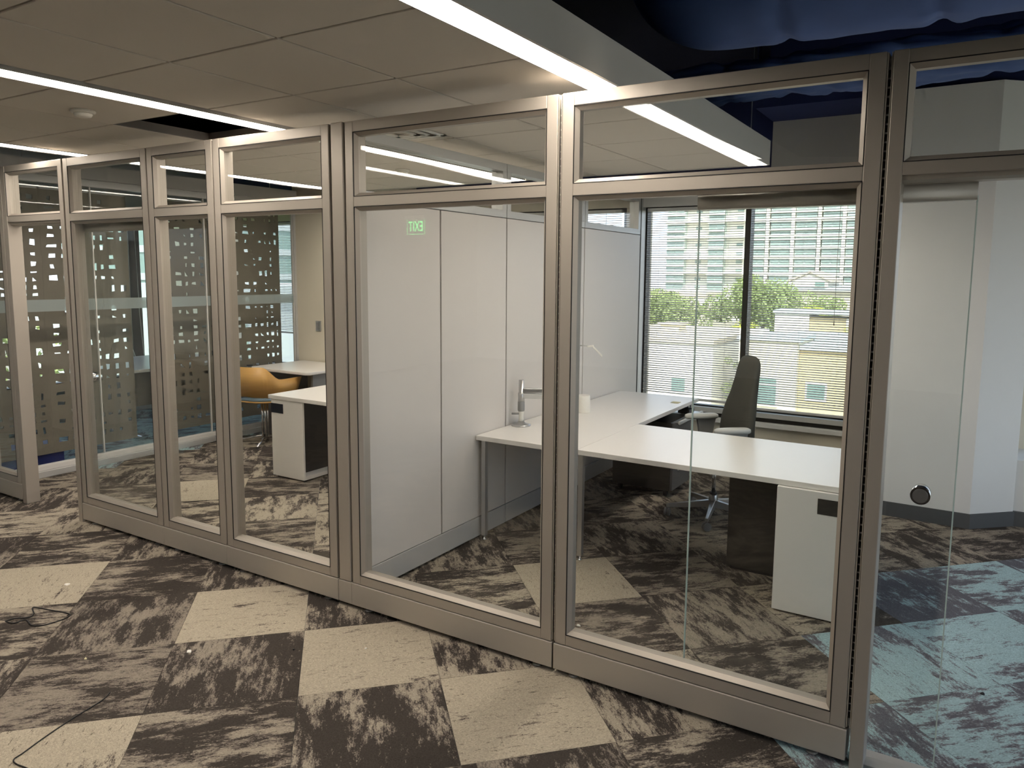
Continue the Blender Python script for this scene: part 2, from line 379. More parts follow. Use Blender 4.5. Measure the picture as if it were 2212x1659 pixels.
window(2, 'dark framed window of the middle office', -3.95, -1.42, YW, .46, 2.36, (-2.7,))
window(3, 'dark framed window of the far room', -7.3, -5.62, YW, .46, 2.36)
window(4, 'wide window to the right of the column', 1.95, 4.15, YW, .47, 2.36, (3.05,), False)
w5 = struct('window_5', 'side window of the far room with a dark mullion', (-7.5, 1.7, .4))
for a, b in ((-.2, -.15), (2.64, 2.78), (3.7, 3.75), (1.1, 1.16)): B(-7.54, -7.40, a, b, .4, 2.4).build('mullion', 'window_dark', w5)
B(-7.54, -7.42, -.2, 3.75, .4, .45).build('bottom_frame', 'window_dark', w5); B(-7.54, -7.42, -.2, 3.75, 2.36, 2.4).build('head', 'window_dark', w5)
B(-7.5, -7.496, -.2, 3.75, .45, 2.36).build('pane', 'window_glass', w5)
B(-7.42, -7.28, -.2, 3.75, .37, .40).build('sill', 'wall_white', w5)
tag(B(-1.26, .66, YW - .05, YW + .0, 2.355, 2.47).build('trim_1', 'wall_white'), 'grey trim above the office window', kind='structure')  # grey trim takes the white paint to stand in for light on it

# venetian blinds : each slat a part
def blind(label, x0, x1, y, zt, zb, pitch=.0205, group=None):
    b = thing('venetian_blind', label, 'window blind', ((x0 + x1) / 2, y, zt), 0, group)
    L = x1 - x0; cx = (x0 + x1) / 2
    B(x0, x1, y - .014, y + .014, zt - .03, zt).build('headrail', 'blind', b, .002)
    prof = [(-.0125, -.0008), (-.006, .0006), (0, .0012), (.006, .0006), (.0125, -.0008)]
    m = MB(); poly = prof + [(q[0], q[1] + .0006) for q in reversed(prof)]
    m.prism(poly, 'x', -L / 2, L / 2, True); me = m.mesh('slat', 'blind')
    n = int((zt - .04 - zb) / pitch)
    for k in range(n): inst('slat', me, (0, 0, -(.04 + k * pitch)), b, (R(14), 0, 0))
    B(x0, x1, y - .012, y + .012, zb - .022, zb).build('bottom_rail', 'blind', b, .004)
    for t in (.14, .5, .86) if L < 1.2 else (.08, .36, .64, .92):
        X = x0 + L * t; B(X - .0007, X + .0007, y - .0135, y - .0125, zb, zt).build('ladder_cord', 'cord', b)
    X = x1 - .16; MB().tube([(X, y - .02, zt - .03), (X - .004, y - .022, zt - .5), (X - .002, y - .022, zt - .98)], .0022, 6).build('tilt_wand', 'cord', b)
    MB().cyl((X - .002, y - .022, zt - 1.01), .005, .04, 'z', 8, .002).build('cord_tassel', 'dark_grey', b)
    return b
blind('lowered venetian blind in the office window left of the dark mullion', -1.205, -.312, YW - .005, 2.345, .615)
blind('lowered venetian blind in the office window between mullion and column', -.246, .63, YW - .005, 2.345, .585)
blind('lowered venetian blind of the middle office seen through the clerestory glass', -2.66, -1.46, YW - .005, 2.345, .60)
blind('lowered venetian blind of the far room beside the felt screens', -6.9, -5.66, YW - .005, 2.345, .97)
cords = MB()
cords.tube([(-7.36, 2.62, 2.3), (-7.35, 2.6, 1.2), (-7.33, 2.58, .8), (-7.3, 2.66, .5), (-7.28, 2.82, .43)], .004, 6)
cords.tube([(-7.36, 2.70, 2.3), (-7.35, 2.71, 1.2), (-7.32, 2.72, .7), (-7.29, 2.85, .46), (-7.28, 2.98, .43)], .004, 6)
tag(cords.build('blind_cords', 'cord'), 'pair of loose pale cords hanging at the far room side window', 'cord')

# ------------------------------------------------------------------ ceiling cloud with light strips
cloud = struct('ceiling_cloud', 'suspended ceiling of square acoustic tiles')
g = .61
strips = [(-.02, .118), (-2.05, -1.912), (-4.05, -3.912)]
xcols = [(-.02 - g * (k + 1), -.02 - g * k) for k in range(3)] + [(-2.066 - g * (k + 1), -2.066 - g * k) for k in range(3)]
Y1 = 2.87; ys = [-.259 + g * k for k in range(-4, 6)]
rows = [(a, a + g) for a in ys[:-1]] + [(ys[-1], Y1 - .0)]
hole = (-2.066 - g, -.259)
tmesh = {}
for (xa, xb) in xcols:
    for (ya, yb) in rows:
        if abs(xa - hole[0]) < .01 and abs(ya - hole[1]) < .01: continue
        w, d = xb - xa - .012, yb - ya - .010; key = (round(w, 3), round(d, 3))
        if key not in tmesh: tmesh[key] = B(-w / 2, w / 2, -d / 2, d / 2, 0, .02).mesh('ceiling_tile', 'tile', .0025, 1)
        inst('ceiling_tile', tmesh[key], ((xa + xb) / 2, (ya + yb) / 2, ZC), cloud)
# tee grid above the reveals (with the missing tile left open)
hx0, hx1, hy0, hy1 = hole[0], hole[0] + g, hole[1], hole[1] + g
gm_ = MB(); zg = ZC + .006
gm_.box(-4.07, hx0, ys[0], Y1, zg + .015, zg + .03); gm_.box(hx1, .10, ys[0], Y1, zg + .015, zg + .03)
gm_.box(hx0, hx1, ys[0], hy0, zg + .015, zg + .03); gm_.box(hx0, hx1, hy1, Y1, zg + .015, zg + .03)
gm_.build('ceiling_grid', 'grid', cloud)
for bx in ((hx0 - .012, hx0 + .012, hy0, hy1), (hx1 - .012, hx1 + .012, hy0, hy1), (hx0, hx1, hy0 - .012, hy0 + .012), (hx0, hx1, hy1 - .012, hy1 + .012)):
    B(bx[0], bx[1], bx[2], bx[3], ZC + .004, ZC + .05).build('tee_rail', 'grid', cloud)
B(-4.07, .13, -9.5, ys[0], ZC, ZC + .03).build('ceiling_field', 'tile', cloud)
B(.118, .13, -9.5, Y1, ZC - .004, ZC + .165).build('fascia', 'cloud_trim', cloud)
B(-4.07, -4.055, -9.5, Y1, ZC - .004, ZC + .165).build('fascia', 'cloud_trim', cloud)
B(-4.07, .13, Y1, Y1 + .012, ZC - .004, ZC + .165).build('fascia', 'cloud_trim', cloud)
B(-4.05, .118, -9.5, Y1, ZC + .16, ZC + .17).build('cloud_top', 'black', cloud)
LBL = ['linear white light strip along the right edge of the tiled ceiling', 'linear white light strip in the middle of the tiled ceiling', 'linear white light strip along the left edge of the tiled ceiling']
for (a, b), lb in zip(strips, LBL):
    t = thing('light_strip', lb, 'light fixture', ((a + b) / 2, 0, ZC))
    B(a + .004, b - .004, -9.5, Y1 - .005, ZC + .001, ZC + .006).build('lens', 'strip', t)
    for q in (a, b - .004): B(q, q + .004, -9.5, Y1 - .004, ZC - .003, ZC + .04).build('trim', 'cloud_trim', t)
    B(a, b, -9.5, Y1 - .004, ZC + .03, ZC + .06).build('housing', 'cloud_trim', t)
for yy in (-.62, 2.62): tag(B(.055, .060, yy - .002, yy + .002, ZC + .17, ZD).build('hanger_wire', 'silver'), 'thin steel hanger wire ' + ('above the glass transom' if yy > 0 else 'at the top edge of the view'), 'wire')
def smoke(x, y, label):
    t = thing('smoke_detector', label, 'smoke detector', (x, y, ZC))
    MB().lathe((x, y, ZC), [(.055, 0), (.058, -.008), (.05, -.016)], 24).build('base', 'white_plastic', t)
    MB().lathe((x, y, ZC - .016), [(.042, 0), (.042, -.006), (.036, -.016), (.012, -.019)], 24).build('sensor_cap', 'white_plastic', t)
smoke(-2.43, -.55, 'round white smoke detector on the ceiling near the open tile')
smoke(-2.42, 1.87, 'small round white smoke detector over the middle office')
t = thing('air_diffuser', 'square white air diffuser in the ceiling above the divider', 'air vent', (-1.40, .655, ZC))
for k in range(3):
    q = .19 - k * .055
    m = MB(); zz = ZC - .003 - k * .003
    m.box(-1.57 - q + .17, -1.40 + q, .655 - q, .655 - q + .03, zz - .006, zz); m.box(-1.57 - q + .17, -1.40 + q, .655 + q - .03, .655 + q, zz - .006, zz)
    m.box(-1.40 - q, -1.40 - q + .03, .655 - q, .655 + q, zz - .006, zz); m.box(-1.40 + q - .03, -1.40 + q, .655 - q, .655 + q, zz - .006, zz)
    m.build('louver_ring', 'white_plastic', t)

# blue fabric bags hung in the open plenum
def bag(label, x0, x1, y, z, r, seed, seams, squash=.8, ny=1.15, big=.05, small=.03, taper=.4, curve=0.):
    nu, nv = 48, 220; ph = random.Random(seed).random() * 50
    def fn(u, v):
        t = v / (nv - 1); x = x0 + (x1 - x0) * t; a = 2 * math.pi * u / nu
        pin = sum(math.exp(-((x - s_) / .045) ** 2) for s_ in seams); wide = sum(math.exp(-((x - s_) / .16) ** 2) for s_ in seams)
        wr = mnoise.noise(Vector((x * 1.6, math.cos(a) * 1.2 + ph, math.sin(a) * 1.2))) * big
        wr += mnoise.noise(Vector((x * 7 + math.sin(a) * 4, math.cos(a) * 5 + ph, 3))) * small * (.4 + 2.2 * wide)
        e = min(1, max(.02, (x - x0) / taper)); e = math.sqrt(e * (2 - e))
        if v == nv - 1: e = .2
        rr = r * (1 - .10 * pin + .03 * wide + wr)
        return (x, y + curve * (x - x0) + rr * e * ny * math.cos(a), z + (1 - e) * r * .5 + rr * e * squash * math.sin(a))
    m = MB().grid(nu, nv, fn, True, True); n0 = (nv - 1) * nu
    m.f.append(tuple(range(nu))[::-1]); m.f.append(tuple(range(n0, n0 + nu))); m.sm += [False, False]
    o = m.build('fabric_bag', 'blue_fabric'); tag(o, label, 'fabric bag'); return o
bag('long blue fabric bag sagging above the partition, nearest the viewer', -.30, 4.1, 1.36, 3.225, .31, 4, (.55, 1.24, 1.9, 2.6, 3.2), .90, 1.0, .05, .03, .55, .06)
bag('crumpled blue fabric bag behind the glass transoms', -.45, 4.1, 2.30, 2.985, .135, 9, (-.02, .35, .62, 1.02, 1.5, 2.1), .95, 1.5, .28, .09, .5)
bag('blue fabric bag in the open ceiling left of the tiled ceiling', -7.2, -5.75, 1.9, 3.25, .27, 21, (-6.6, -6.1), .9)
for k_, X_ in enumerate((.2, 1.6, 3.2)): tag(B(X_, X_ + .02, 2.2, 2.4, 3.08, ZD).build('hanger_strap', 'deck'), ('first', 'second', 'third')[k_] + ' dark strap from the left holding the crumpled fabric bag', 'strap')
tag(B(.5, 4.1, .2, .45, 3.2, 3.5).build('plenum_duct', 'deck', None, .02), 'dark painted duct in the open ceiling', 'duct')

# ------------------------------------------------------------------ main glass partition
D = .09
JZ = dict(top=2.453, tr=2.402, mt=2.098, mb=2.050, bt=.190, bb=.143)
def bead(parent, x0, x1, z0, z1, y0=.004, w=.018, d=.016, mat='frame'):
    # four mitred bevelled glazing beads round an opening, with thin black strips painting the shadow gap at their edge
    shade = MB(); e = .0024
    shade.box(x0 - .0004, x0 + e, -.0004, y0 + .006, z0, z1); shade.box(x1 - e, x1 + .0004, -.0004, y0 + .006, z0, z1)
    shade.box(x0, x1, -.0004, y0 + .006, z0 - .0004, z0 + e); shade.box(x0, x1, -.0004, y0 + .006, z1 - e, z1 + .0004)
    shade.build('shadow_line', 'black', parent)
    x0 += e; x1 -= e; z0 += e; z1 -= e; w -= e
    yb = y0 + d
    O = [(x0, z0), (x1, z0), (x1, z1), (x0, z1)]; I = [(x0 + w, z0 + w), (x1 - w, z0 + w), (x1 - w, z1 - w), (x0 + w, z1 - w)]
    for k in range(4):
        a, b = O[k], O[(k + 1) % 4]; c, d_ = I[(k + 1) % 4], I[k]
        MB().hexa([(a[0], y0, a[1]), (b[0], y0, b[1]), (c[0], yb, c[1]), (d_[0], yb, d_[1]),
                   (a[0], yb + .03, a[1]), (b[0], yb + .03, b[1]), (c[0], yb + .03, c[1]), (d_[0], yb + .03, d_[1])]).build('glazing_bead', mat, parent)
def pane(parent, x0, x1, z0, z1, y, mat='glass', bow=0.):
    nu, nv = 17, 13
    def f(dy):
        def g_(u, v):
            a, b = u / (nu - 1), v / (nv - 1)
            return (x0 + (x1 - x0) * a, y + dy + bow * (1 - (2 * a - 1) ** 2) * (1 - (2 * b - 1) ** 2), z0 + (z1 - z0) * b)
        return g_
    m = MB().grid(nu, nv, f(0)); m.grid(nu, nv, f(.006))
    n = nu * nv; off_ = len(m.v); m.v += list(m.v); rim = [i for i in range(nu)] + [r * nu + nu - 1 for r in range(1, nv)] + [(nv - 1) * nu + i for i in range(nu - 2, -1, -1)] + [r * nu for r in range(nv - 2, 0, -1)]
    for k in range(len(rim)): a, b = rim[k], rim[(k + 1) % len(rim)]; m.f.append((off_ + a, off_ + b, off_ + n + b, off_ + n + a)); m.sm.append(False)
    m.build('glass_pane', mat, parent)
def feet(parent, xs):
    for x in xs:
        MB().lathe((x, .03, .0), [(.021, 0), (.021, .004), (.012, .009), (.006, .011), (.006, .05)], 16).build('leveling_foot', 'foot', parent)
def panel(label, x0, x1, sw=.052, plinth=True, transom_glass=True, foot=()):
    t = thing('glass_partition_panel', label, 'partition panel', ((x0 + x1) / 2, .045, 0))
    z = JZ
    B(x0, x0 + sw, .0, D, z['bb'], z['top']).build('stile', 'frame', t, .003)
    B(x1 - sw, x1, .0, D, z['bb'], z['top']).build('stile', 'frame', t, .003)
    for za, zb, nm in ((z['tr'], z['top'], 'top_rail'), (z['mb'], z['mt'], 'mid_rail'), (z['bb'], z['bt'], 'bottom_rail')):
        B(x0 + sw, x1 - sw, .0005, D - .0005, za, zb).build(nm, 'frame', t, .002)
    xa, xb = x0 + sw, x1 - sw
    bead(t, xa, xb, z['mt'], z['tr']); bead(t, xa, xb, z['bt'], z['mb'])
    pane(t, xa + .012, xb - .012, z['mt'] + .012, z['tr'] - .012, .026, 'glass', random.choice((-.0005, .0004, .0006)))
    pane(t, xa + .012, xb - .012, z['bt'] + .012, z['mb'] - .012, .026, 'glass', .0007)
    B(x0 - .006, x1 + .006, -.004, D + .004, .024, z['bb'] - .003).build('base_cover', 'plinth', t, .003)
    feet(t, foot); return t
panel('tall glass partition panel between the left doorway and the narrow panel', -3.706, -2.800, foot=(-3.62, -2.90))
panel('narrow glass partition panel, slimmest of the row', -2.788, -2.188, foot=(-2.70, -2.27))
panel('glass partition panel left of the silver post, yellow chair behind it', -2.176, -1.292, foot=(-2.08, -1.39))
panel('wide glass partition panel in front of the white divider wall', -1.183, -.009, foot=(-1.10, -.095))
panel('wide glass partition panel in front of the L-shaped desk', .011, 1.190, foot=(.09, 1.08))
panel('glass partition panel at the far left edge of the view', -5.08, -4.535, foot=(-4.62,))
# slotted channels in the joints
def joint(x, label, parent_mat='frame', slots=True):
    t = thing('slotted_channel', label, 'joint channel', (x, .02, .15))
    if slots:
        B(x - .0076, x - .0040, .002, .05, .15, 2.45).build('channel_edge', 'frame', t)
        B(x + .0050, x + .0086, .002, .05, .15, 2.45).build('channel_edge', 'frame', t)
    B(x - .0035, x + .0045, .016, .05, .15, 2.44).build('channel_back', 'frame_cool' if slots else 'black', t)
    B(x - .0115, x + .0115, .045, .06, .15, 2.44).build('shadow_gap', 'black', t)
    m = MB(); zz = .18
    while zz < 2.40: m.box(x - .0035, x + .0045, .0135, .017, zz, zz + .022); zz += .0285
    if slots: tag(m.build('slots', 'black', t), kind='stuff')
joint(0.001, 'slotted joint channel between the two wide glass panels'); joint(1.199, 'slotted joint channel left of the right doorway')
joint(-2.182, 'slotted joint channel right of the narrow glass panel'); joint(-2.794, 'joint channel left of the narrow glass panel', slots=False)
joint(-3.713, 'joint channel beside the left doorway post', slots=False)
pt = thing('corner_post', 'plain silver post where the white divider meets the glass partition', 'post', (-1.2355, .045, 0))
B(-1.275, -1.196, -.002, D + .002, .143, 2.455).build('post_cover', 'frame', pt, .004)
B(-1.283, -1.189, -.003, D + .004, .024, .140).build('base_cover', 'plinth', pt, .003)
for x in (-1.2835, -1.1895): B(x - .0035, x + .0035, .012, .05, .145, 2.44).build('joint_seal', 'black', pt)
# door frames
def door_frame(label, xl, xr, wl=.046, wr=.046):
    t = thing('door_frame', label, 'door frame', ((xl + xr) / 2, .045, 0)); z = JZ
    B(xl, xl + wl, -.002, D + .002, 0, z['top']).build('jamb', 'frame', t, .003); B(xr - wr, xr, -.002, D + .002, 0, z['top']).build('jamb', 'frame', t, .003)
    B(xl + wl, xr - wr, .0, D, z['tr'] + .008, z['top'] - .001).build('top_rail', 'frame', t, .002)
    B(xl + wl, xr - wr, .0, D, 2.062, z['mt'] + .006).build('header_rail', 'frame', t, .002)
    bead(t, xl + wl, xr - wr, z['mt'] + .006, z['tr'] + .008)
    pane(t, xl + wl + .012, xr - wr - .012, z['mt'] + .018, z['tr'] - .004, .026, 'glass', .0007)
    MB().prism([(.012, 2.062), (.085, 2.062), (.085, 2.040), (.03, 2.040), (.016, 2.048)], 'x', xl + wl, xr - wr).build('track_cover', 'frame', t)
    if xl > 0: B(xl + wl - .02, xr - wr + .02, .085, .135, .0, .012).build('floor_track', 'silver', t, .003)
    return t
door_frame('silver frame of the open doorway at the right edge', 1.209, 2.20)
door_frame('silver frame of the open doorway at the left edge', -4.527, -3.722, .058, .046)
tag(B(1.235, 2.2, .02, .085, 0, .018).build('threshold', 'silver', None, .004), 'metal threshold strip across the right doorway', 'threshold')
# sliding doors
def slider(label, x0, x1, kx, y=.112):
    t = thing('sliding_glass_door', label, 'sliding door', ((x0 + x1) / 2, y, 0))
    B(x0, x1, y, y + .008, .03, 2.02).build('door_glass', 'glass_clear', t)
    for x in (x0, x1): B(x - .0022, x + .0022, y - .0005, y + .0085, .03, 2.0).build('glass_edge', 'glass_edge', t)
    MB().prism([(y - .02, 1.985), (y - .026, 2.0), (y - .026, 2.03), (y - .018, 2.045), (y + .03, 2.045), (y + .03, 1.985)], 'x', x0, x1, True).build('hanging_rail', 'rail_beige', t)
    kb = MB().cyl((kx, y - .022, 1.0), .031, .052, 'y', 28).build('pull_knob', 'chrome', t)
    MB().cyl((kx, y - .025, 1.0), .024, .004, 'y', 28).build('pull_face', 'silver', kb)
    return t
slider('open sliding glass door behind the right panel with a round chrome pull', .553, 1.468, 1.368)
slider('open sliding glass door behind the left panel with a round chrome pull', -3.80, -2.87, -3.712)

# ------------------------------------------------------------------ divider wall between the offices (runs in y)
dv = thing('divider_wall', 'white panelled divider wall with glass clerestory between the two offices', 'divider wall', (-1.28, 1.9, 0))
XD = -1.235; XB = -1.325; YE = 3.80
segs = [(.095, .815), (.815, 1.53), (1.53, 2.673), (2.673, YE)]
for a, b in segs:
    B(XB, XD, a + .006, b - .006, .150, 2.098).build('wall_panel', 'panel', dv, .0015, 1)
    B(XB + .02, XD - .012, a - .006, a + .006, .15, 2.1).build('panel_joint', 'black', dv)
B(XB - .004, XD + .004, .095, 1.527, .02, .146).build('base_cover', 'frame_cool', dv, .002)
B(XB - .004, XD + .004, 1.533, 2.670, .02, .146).build('base_cover', 'frame_cool', dv, .002)
B(XB - .004, XD + .004, 2.676, YE, .02, .146).build('base_cover', 'frame_cool', dv, .002)
for a, b in ((.095, 1.53), (1.53, 2.673), (2.673, YE)):
    B(XB, XD, a + .003, b - .003, 2.102, 2.150).build('clerestory_sill', 'frame_cool', dv, .002)
    B(XB, XD, a + .003, b - .003, 2.400, 2.452).build('clerestory_head', 'frame_cool', dv, .002)
    B(XB, XD, a + .003, a + .05, 2.150, 2.400).build('clerestory_stile', 'frame_cool', dv); B(XB, XD, b - .05, b - .003, 2.150, 2.400).build('clerestory_stile', 'frame_cool', dv)
    B(-1.283, -1.278, a + .05, b - .05, 2.15, 2.40).build('clerestory_glass', 'glass', dv)
B(XB + .01, XD - .004, YE, YE + .02, .02, 2.45).build('end_seal', 'black', dv)
B(XB, XD, YE + .02, YW + .02, .02, 2.45).build('wall_filler', 'frame_cool', dv)

# ------------------------------------------------------------------ office A furniture
DZ = .70
ds = thing('desk', 'white desk top standing along the divider wall on square legs', 'desk', (-.87, 2.3, 0))
B(-1.228, -.503, 1.165, 3.42, DZ - .03, DZ).build('desk_top', 'laminate', ds, .002)
def sqleg(parent, x, y):
    l = B(x - .016, x + .016, y - .016, y + .016, .03, DZ - .03).build('leg', 'silver', parent, .003)
    MB().lathe((x, y, 0), [(.014, 0), (.014, .006), (.006, .01), (.006, .04)], 12).build('leg_foot', 'chrome', l)
for x, y in ((-1.19, 1.21), (-.497, 1.23), (-1.19, 3.36), (-.56, 3.36)): sqleg(ds, x, y)
B(-1.18, -.55, 3.30, 3.33, DZ - .08, DZ - .03).build('cross_rail', 'silver', ds)
B(-.50 - .06, -.50 - .02, 1.25, 2.05, DZ - .06, DZ - .03).build('cross_rail', 'silver', ds)
rt2 = thing('return_desk', 'white return desk top running towards the right beside the chair', 'desk', (.27, 1.63, 0))
B(-.500, 1.045, 1.172, 2.09, DZ - .03, DZ).build('desk_top', 'laminate', rt2, .002)
pd = thing('storage_pedestal', 'white storage pedestal with dark pull recess under the return desk', 'pedestal', (.85, 1.4, 0))
B(.668, 1.04, 1.150, 1.166, .012, DZ - .032).build('front_panel', 'laminate', pd, .002)
B(.668, 1.04, 1.167, 1.56, .012, DZ - .032).build('body', 'laminate', pd, .001)
B(.868, 1.041, 1.1485, 1.1500, .555, .635).build('pull_recess', 'charcoal', pd)
for x, y in ((.70, 1.2), (1.0, 1.2), (.70, 1.53), (1.0, 1.53)): B(x - .015, x + .015, y - .015, y + .015, 0, .012).build('glide', 'black', pd)
cb = thing('charcoal_cabinet', 'charcoal cabinet beside the white pedestal under the return desk', 'cabinet', (.48, 1.82, 0))
B(.30, .664, 1.585, 2.05, .02, DZ - .032).build('body', 'charcoal', cb, .002)
B(.32, .65, 1.60, 2.03, 0, .02).build('toe_kick', 'black', cb)
mp_ = thing('mobile_pedestal', 'charcoal mobile drawer pedestal under the desk by the divider', 'pedestal', (-.72, 2.93, 0))
B(-.98, -.492, 2.74, 3.15, .055, .60).build('body', 'charcoal', mp_, .003)
for z0, z1 in ((.06, .23), (.235, .405), (.41, .595)):
    dr = B(-.490, -.472, 2.743, 3.147, z0, z1).build('drawer_front', 'dark_grey', mp_, .002)
    B(-.473, -.466, 2.86, 3.03, z1 - .03, z1 - .02).build('drawer_pull', 'silver', dr)
for x, y in ((-.93, 2.79), (-.54, 2.79), (-.93, 3.1), (-.54, 3.1)): MB().cyl((x - .012, y, .026), .026, .024, 'x', 14).build('caster', 'black', mp_)
kt = thing('keyboard_tray', 'silver keyboard tray hanging below the desk edge', 'tray', (-.6, 3.05, .6))
B(-.72, -.46, 2.80, 3.36, .585, .597).build('tray_board', 'silver', kt, .003)
B(-.46, -.44, 2.80, 3.36, .580, .606).build('tray_lip', 'light_grey', kt, .004)
B(-.74, -.66, 3.05, 3.12, .597, DZ - .03).build('tray_arm', 'black', kt)
B(-.60, -.50, 3.18, 3.30, .60, .632).build('mechanism', 'black', kt, .003)
# sticky note on desk
tag(MB().hexa([(-.62, 3.05, DZ + .0005), (-.555, 3.05, DZ + .0005), (-.555, 3.12, DZ + .0005), (-.62, 3.12, DZ + .0005), (-.62, 3.05, DZ + .0015), (-.555, 3.05, DZ + .0015), (-.555, 3.12, DZ + .004), (-.62, 3.12, DZ + .004)]).build('sticky_note', 'sticky'), 'small pale yellow note lying on the white desk', 'note')

# monitor arm
ax, ay = -1.155, 1.60
ma = thing('monitor_arm', 'silver monitor arm on a round base at the near end of the desk', 'monitor arm', (ax, ay, DZ))
MB().lathe((ax, ay, DZ), [(.066, 0), (.068, .006), (.05, .012), (.03, .018), (.022, .03)], 32).build('base_disc', 'silver', ma)
MB().lathe((ax, ay, DZ + .03), [(.020, 0), (.016, .02), (.016, .055), (.019, .06), (.019, .075)], 24).build('lower_stem', 'white_plastic', ma)
MB().lathe((ax, ay, DZ + .10), [(.021, 0), (.024, .006), (.024, .062), (.023, .066)], 24).build('clamp_sleeve', 'mid_grey', ma)
MB().lathe((ax, ay, DZ + .166), [(.023, 0), (.023, .06), (.021, .062), (.018, .064), (.018, .15)], 24).build('upper_stem', 'silver', ma)
MB().tube([(ax, ay, DZ + .082), (ax - .03, ay - .02, DZ + .082), (ax - .055, ay - .035, DZ + .082)], .007, 10).build('clamp_lever', 'mid_grey', ma)
du = Vector((.857, .50, 0)); pv = Vector((-.5, .857, 0))
def bar(a, b, w, h0, h1, za, zb):
    a, b = Vector(a), Vector(b); d = (b - a).normalized(); n = Vector((-d.y, d.x, 0)) * w
    return MB().hexa([tuple(a - n) [:2] + (za - h0,), tuple(b - n)[:2] + (zb - h1,), tuple(b + n)[:2] + (zb - h1,), tuple(a + n)[:2] + (za - h0,),
                      tuple(a - n)[:2] + (za + h0,), tuple(b - n)[:2] + (zb + h1,), tuple(b + n)[:2] + (zb + h1,), tuple(a + n)[:2] + (za + h0,)])
P0 = Vector((ax, ay, 0)); P1 = P0 + du * .215
bar(P0, P1, .019, .018, .016, DZ + .208, DZ + .200).build('lower_arm', 'light_grey', ma, .003)
bar(P0 + du * .01, P1, .015, .016, .014, DZ + .243, DZ + .243).build('lower_arm_cover', 'silver', ma, .003)
MB().lathe((P1.x, P1.y, DZ + .19), [(.02, 0), (.02, .075), (.018, .08)], 18).build('elbow', 'light_grey', ma)
bar(P1 - du * .03, P1 + du * .07, .018, .03, .022, DZ + .285, DZ + .325).build('upper_arm', 'silver', ma, .004)
# desk lamp
lx, ly = -1.03, 2.29
lp = thing('desk_lamp', 'slim white desk lamp with a cup-shaped base', 'lamp', (lx, ly, DZ))
MB().lathe((lx, ly, DZ), [(.055, 0), (.056, .004), (.052, .12), (.049, .127), (.0485, .128)], 32).build('cup_base', 'white_plastic', lp)
q = Vector((lx, ly, DZ)) - du * .045
MB().tube([tuple(q + Vector((0, 0, .01))), tuple(q + Vector((-.005, 0, .26))), tuple(q + Vector((.012, .004, .505)))], .0042, 8).build('stem', 'light_grey', lp)
B(q.x - .012, q.x + .004, q.y - .008, q.y + .008, DZ + .25, DZ + .31).build('dimmer_block', 'light_grey', lp, .002)
q2 = q + Vector((.012, .004, .505)); q3 = q2 + du * .085 + Vector((0, 0, -.004))
MB().tube([tuple(q2), tuple(q3)], .0045, 8).build('arm', 'light_grey', lp)
bar(q2 + du * .055, q3 + du * .02, .012, .005, .006, q2.z - .006, q2.z - .002).build('head_hinge', 'white_plastic', lp, .002)
bar(q3 + du * .01, q3 + du * .085, .017, .008, .009, q2.z - .004, q2.z - .078).build('head', 'white_plastic', lp, .002)

# office chair
def loft(sections, mat, name, parent, smooth=True):   # sections: list of closed rings (same count)
    n = len(sections[0]); m = MB(); vs = [p for s_ in sections for p in s_]; fs = [tuple(range(n))[::-1], tuple(range((len(sections) - 1) * n, len(sections) * n))]
    for k in range(len(sections) - 1):
        for i in range(n): fs.append((k * n + i, k * n + (i + 1) % n, (k + 1) * n + (i + 1) % n, (k + 1) * n + i))
    m._add(vs, fs, smooth); return m.build(name, mat, parent, local=True)
def sring(cx, cy, cz, a, b, n=20, p=3.2, tilt=0.):   # superellipse ring in plane (depth x, width y)
    out = []
    for i in range(n):
        t = 2 * math.pi * i / n; c, s_ = math.cos(t), math.sin(t)
        x = a * math.copysign(abs(c) ** (2 / p), c); y = b * math.copysign(abs(s_) ** (2 / p), s_)
        out.append((cx + x, cy + y, cz + x * tilt))
    return out
oc = thing('office_chair', 'dark grey high-backed office chair at the desk by the window', 'chair', (-.065, 2.49, 0), R(220))
# local frame: front = +x, left = +y
hub = MB().lathe((0, 0, .085), [(.034, 0), (.034, .05), (.030, .075), (.026, .085)], 20).build('base_hub', 'silver', oc, local=True)
for k in range(5):
    a = R(72 * k - 12); d = Vector((math.cos(a), math.sin(a), 0)); n_ = Vector((-d.y, d.x, 0))
    p0, p1 = d * .02, d * .335
    lg = MB().hexa([tuple(p0 - n_ * .022 + Vector((0, 0, .075))), tuple(p1 - n_ * .013 + Vector((0, 0, .062))), tuple(p1 + n_ * .013 + Vector((0, 0, .062))), tuple(p0 + n_ * .022 + Vector((0, 0, .075))),
               tuple(p0 - n_ * .018 + Vector((0, 0, .128))), tuple(p1 - n_ * .010 + Vector((0, 0, .088))), tuple(p1 + n_ * .010 + Vector((0, 0, .088))), tuple(p0 + n_ * .018 + Vector((0, 0, .128)))]).build('base_leg', 'silver', oc, .004, local=True)
    m = MB(); c = d * .328
    m.cyl((0, -.020, 0), .029, .017, 'y', 18); m.cyl((0, .003, 0), .029, .017, 'y', 18); m.box(-.006, .006, -.006, .006, 0, .04)
    cs = m.build('caster', 'mid_grey', oc, local=True); cs.location = (c.x, c.y, .029); cs.rotation_euler = (0, 0, a + 1.2 + k)
MB().cyl((0, 0, .165), .014, .24, 'z', 16).build('gas_column', 'chrome', oc, local=True)
MB().cyl((0, 0, .155), .027, .03, 'z', 16).build('column_collar', 'black', oc, local=True)
B(-.16, .12, -.07, .07, .385, .43).build('tilt_mechanism', 'dark_grey', oc, .01, local=True)
loft([sring(.07, 0, .43, .22, .21), sring(.07, 0, .445, .245, .235), sring(.07, 0, .475, .25, .24), sring(.07, 0, .495, .235, .225), sring(.07, 0, .502, .19, .18)], 'chair_fabric', 'seat', oc)
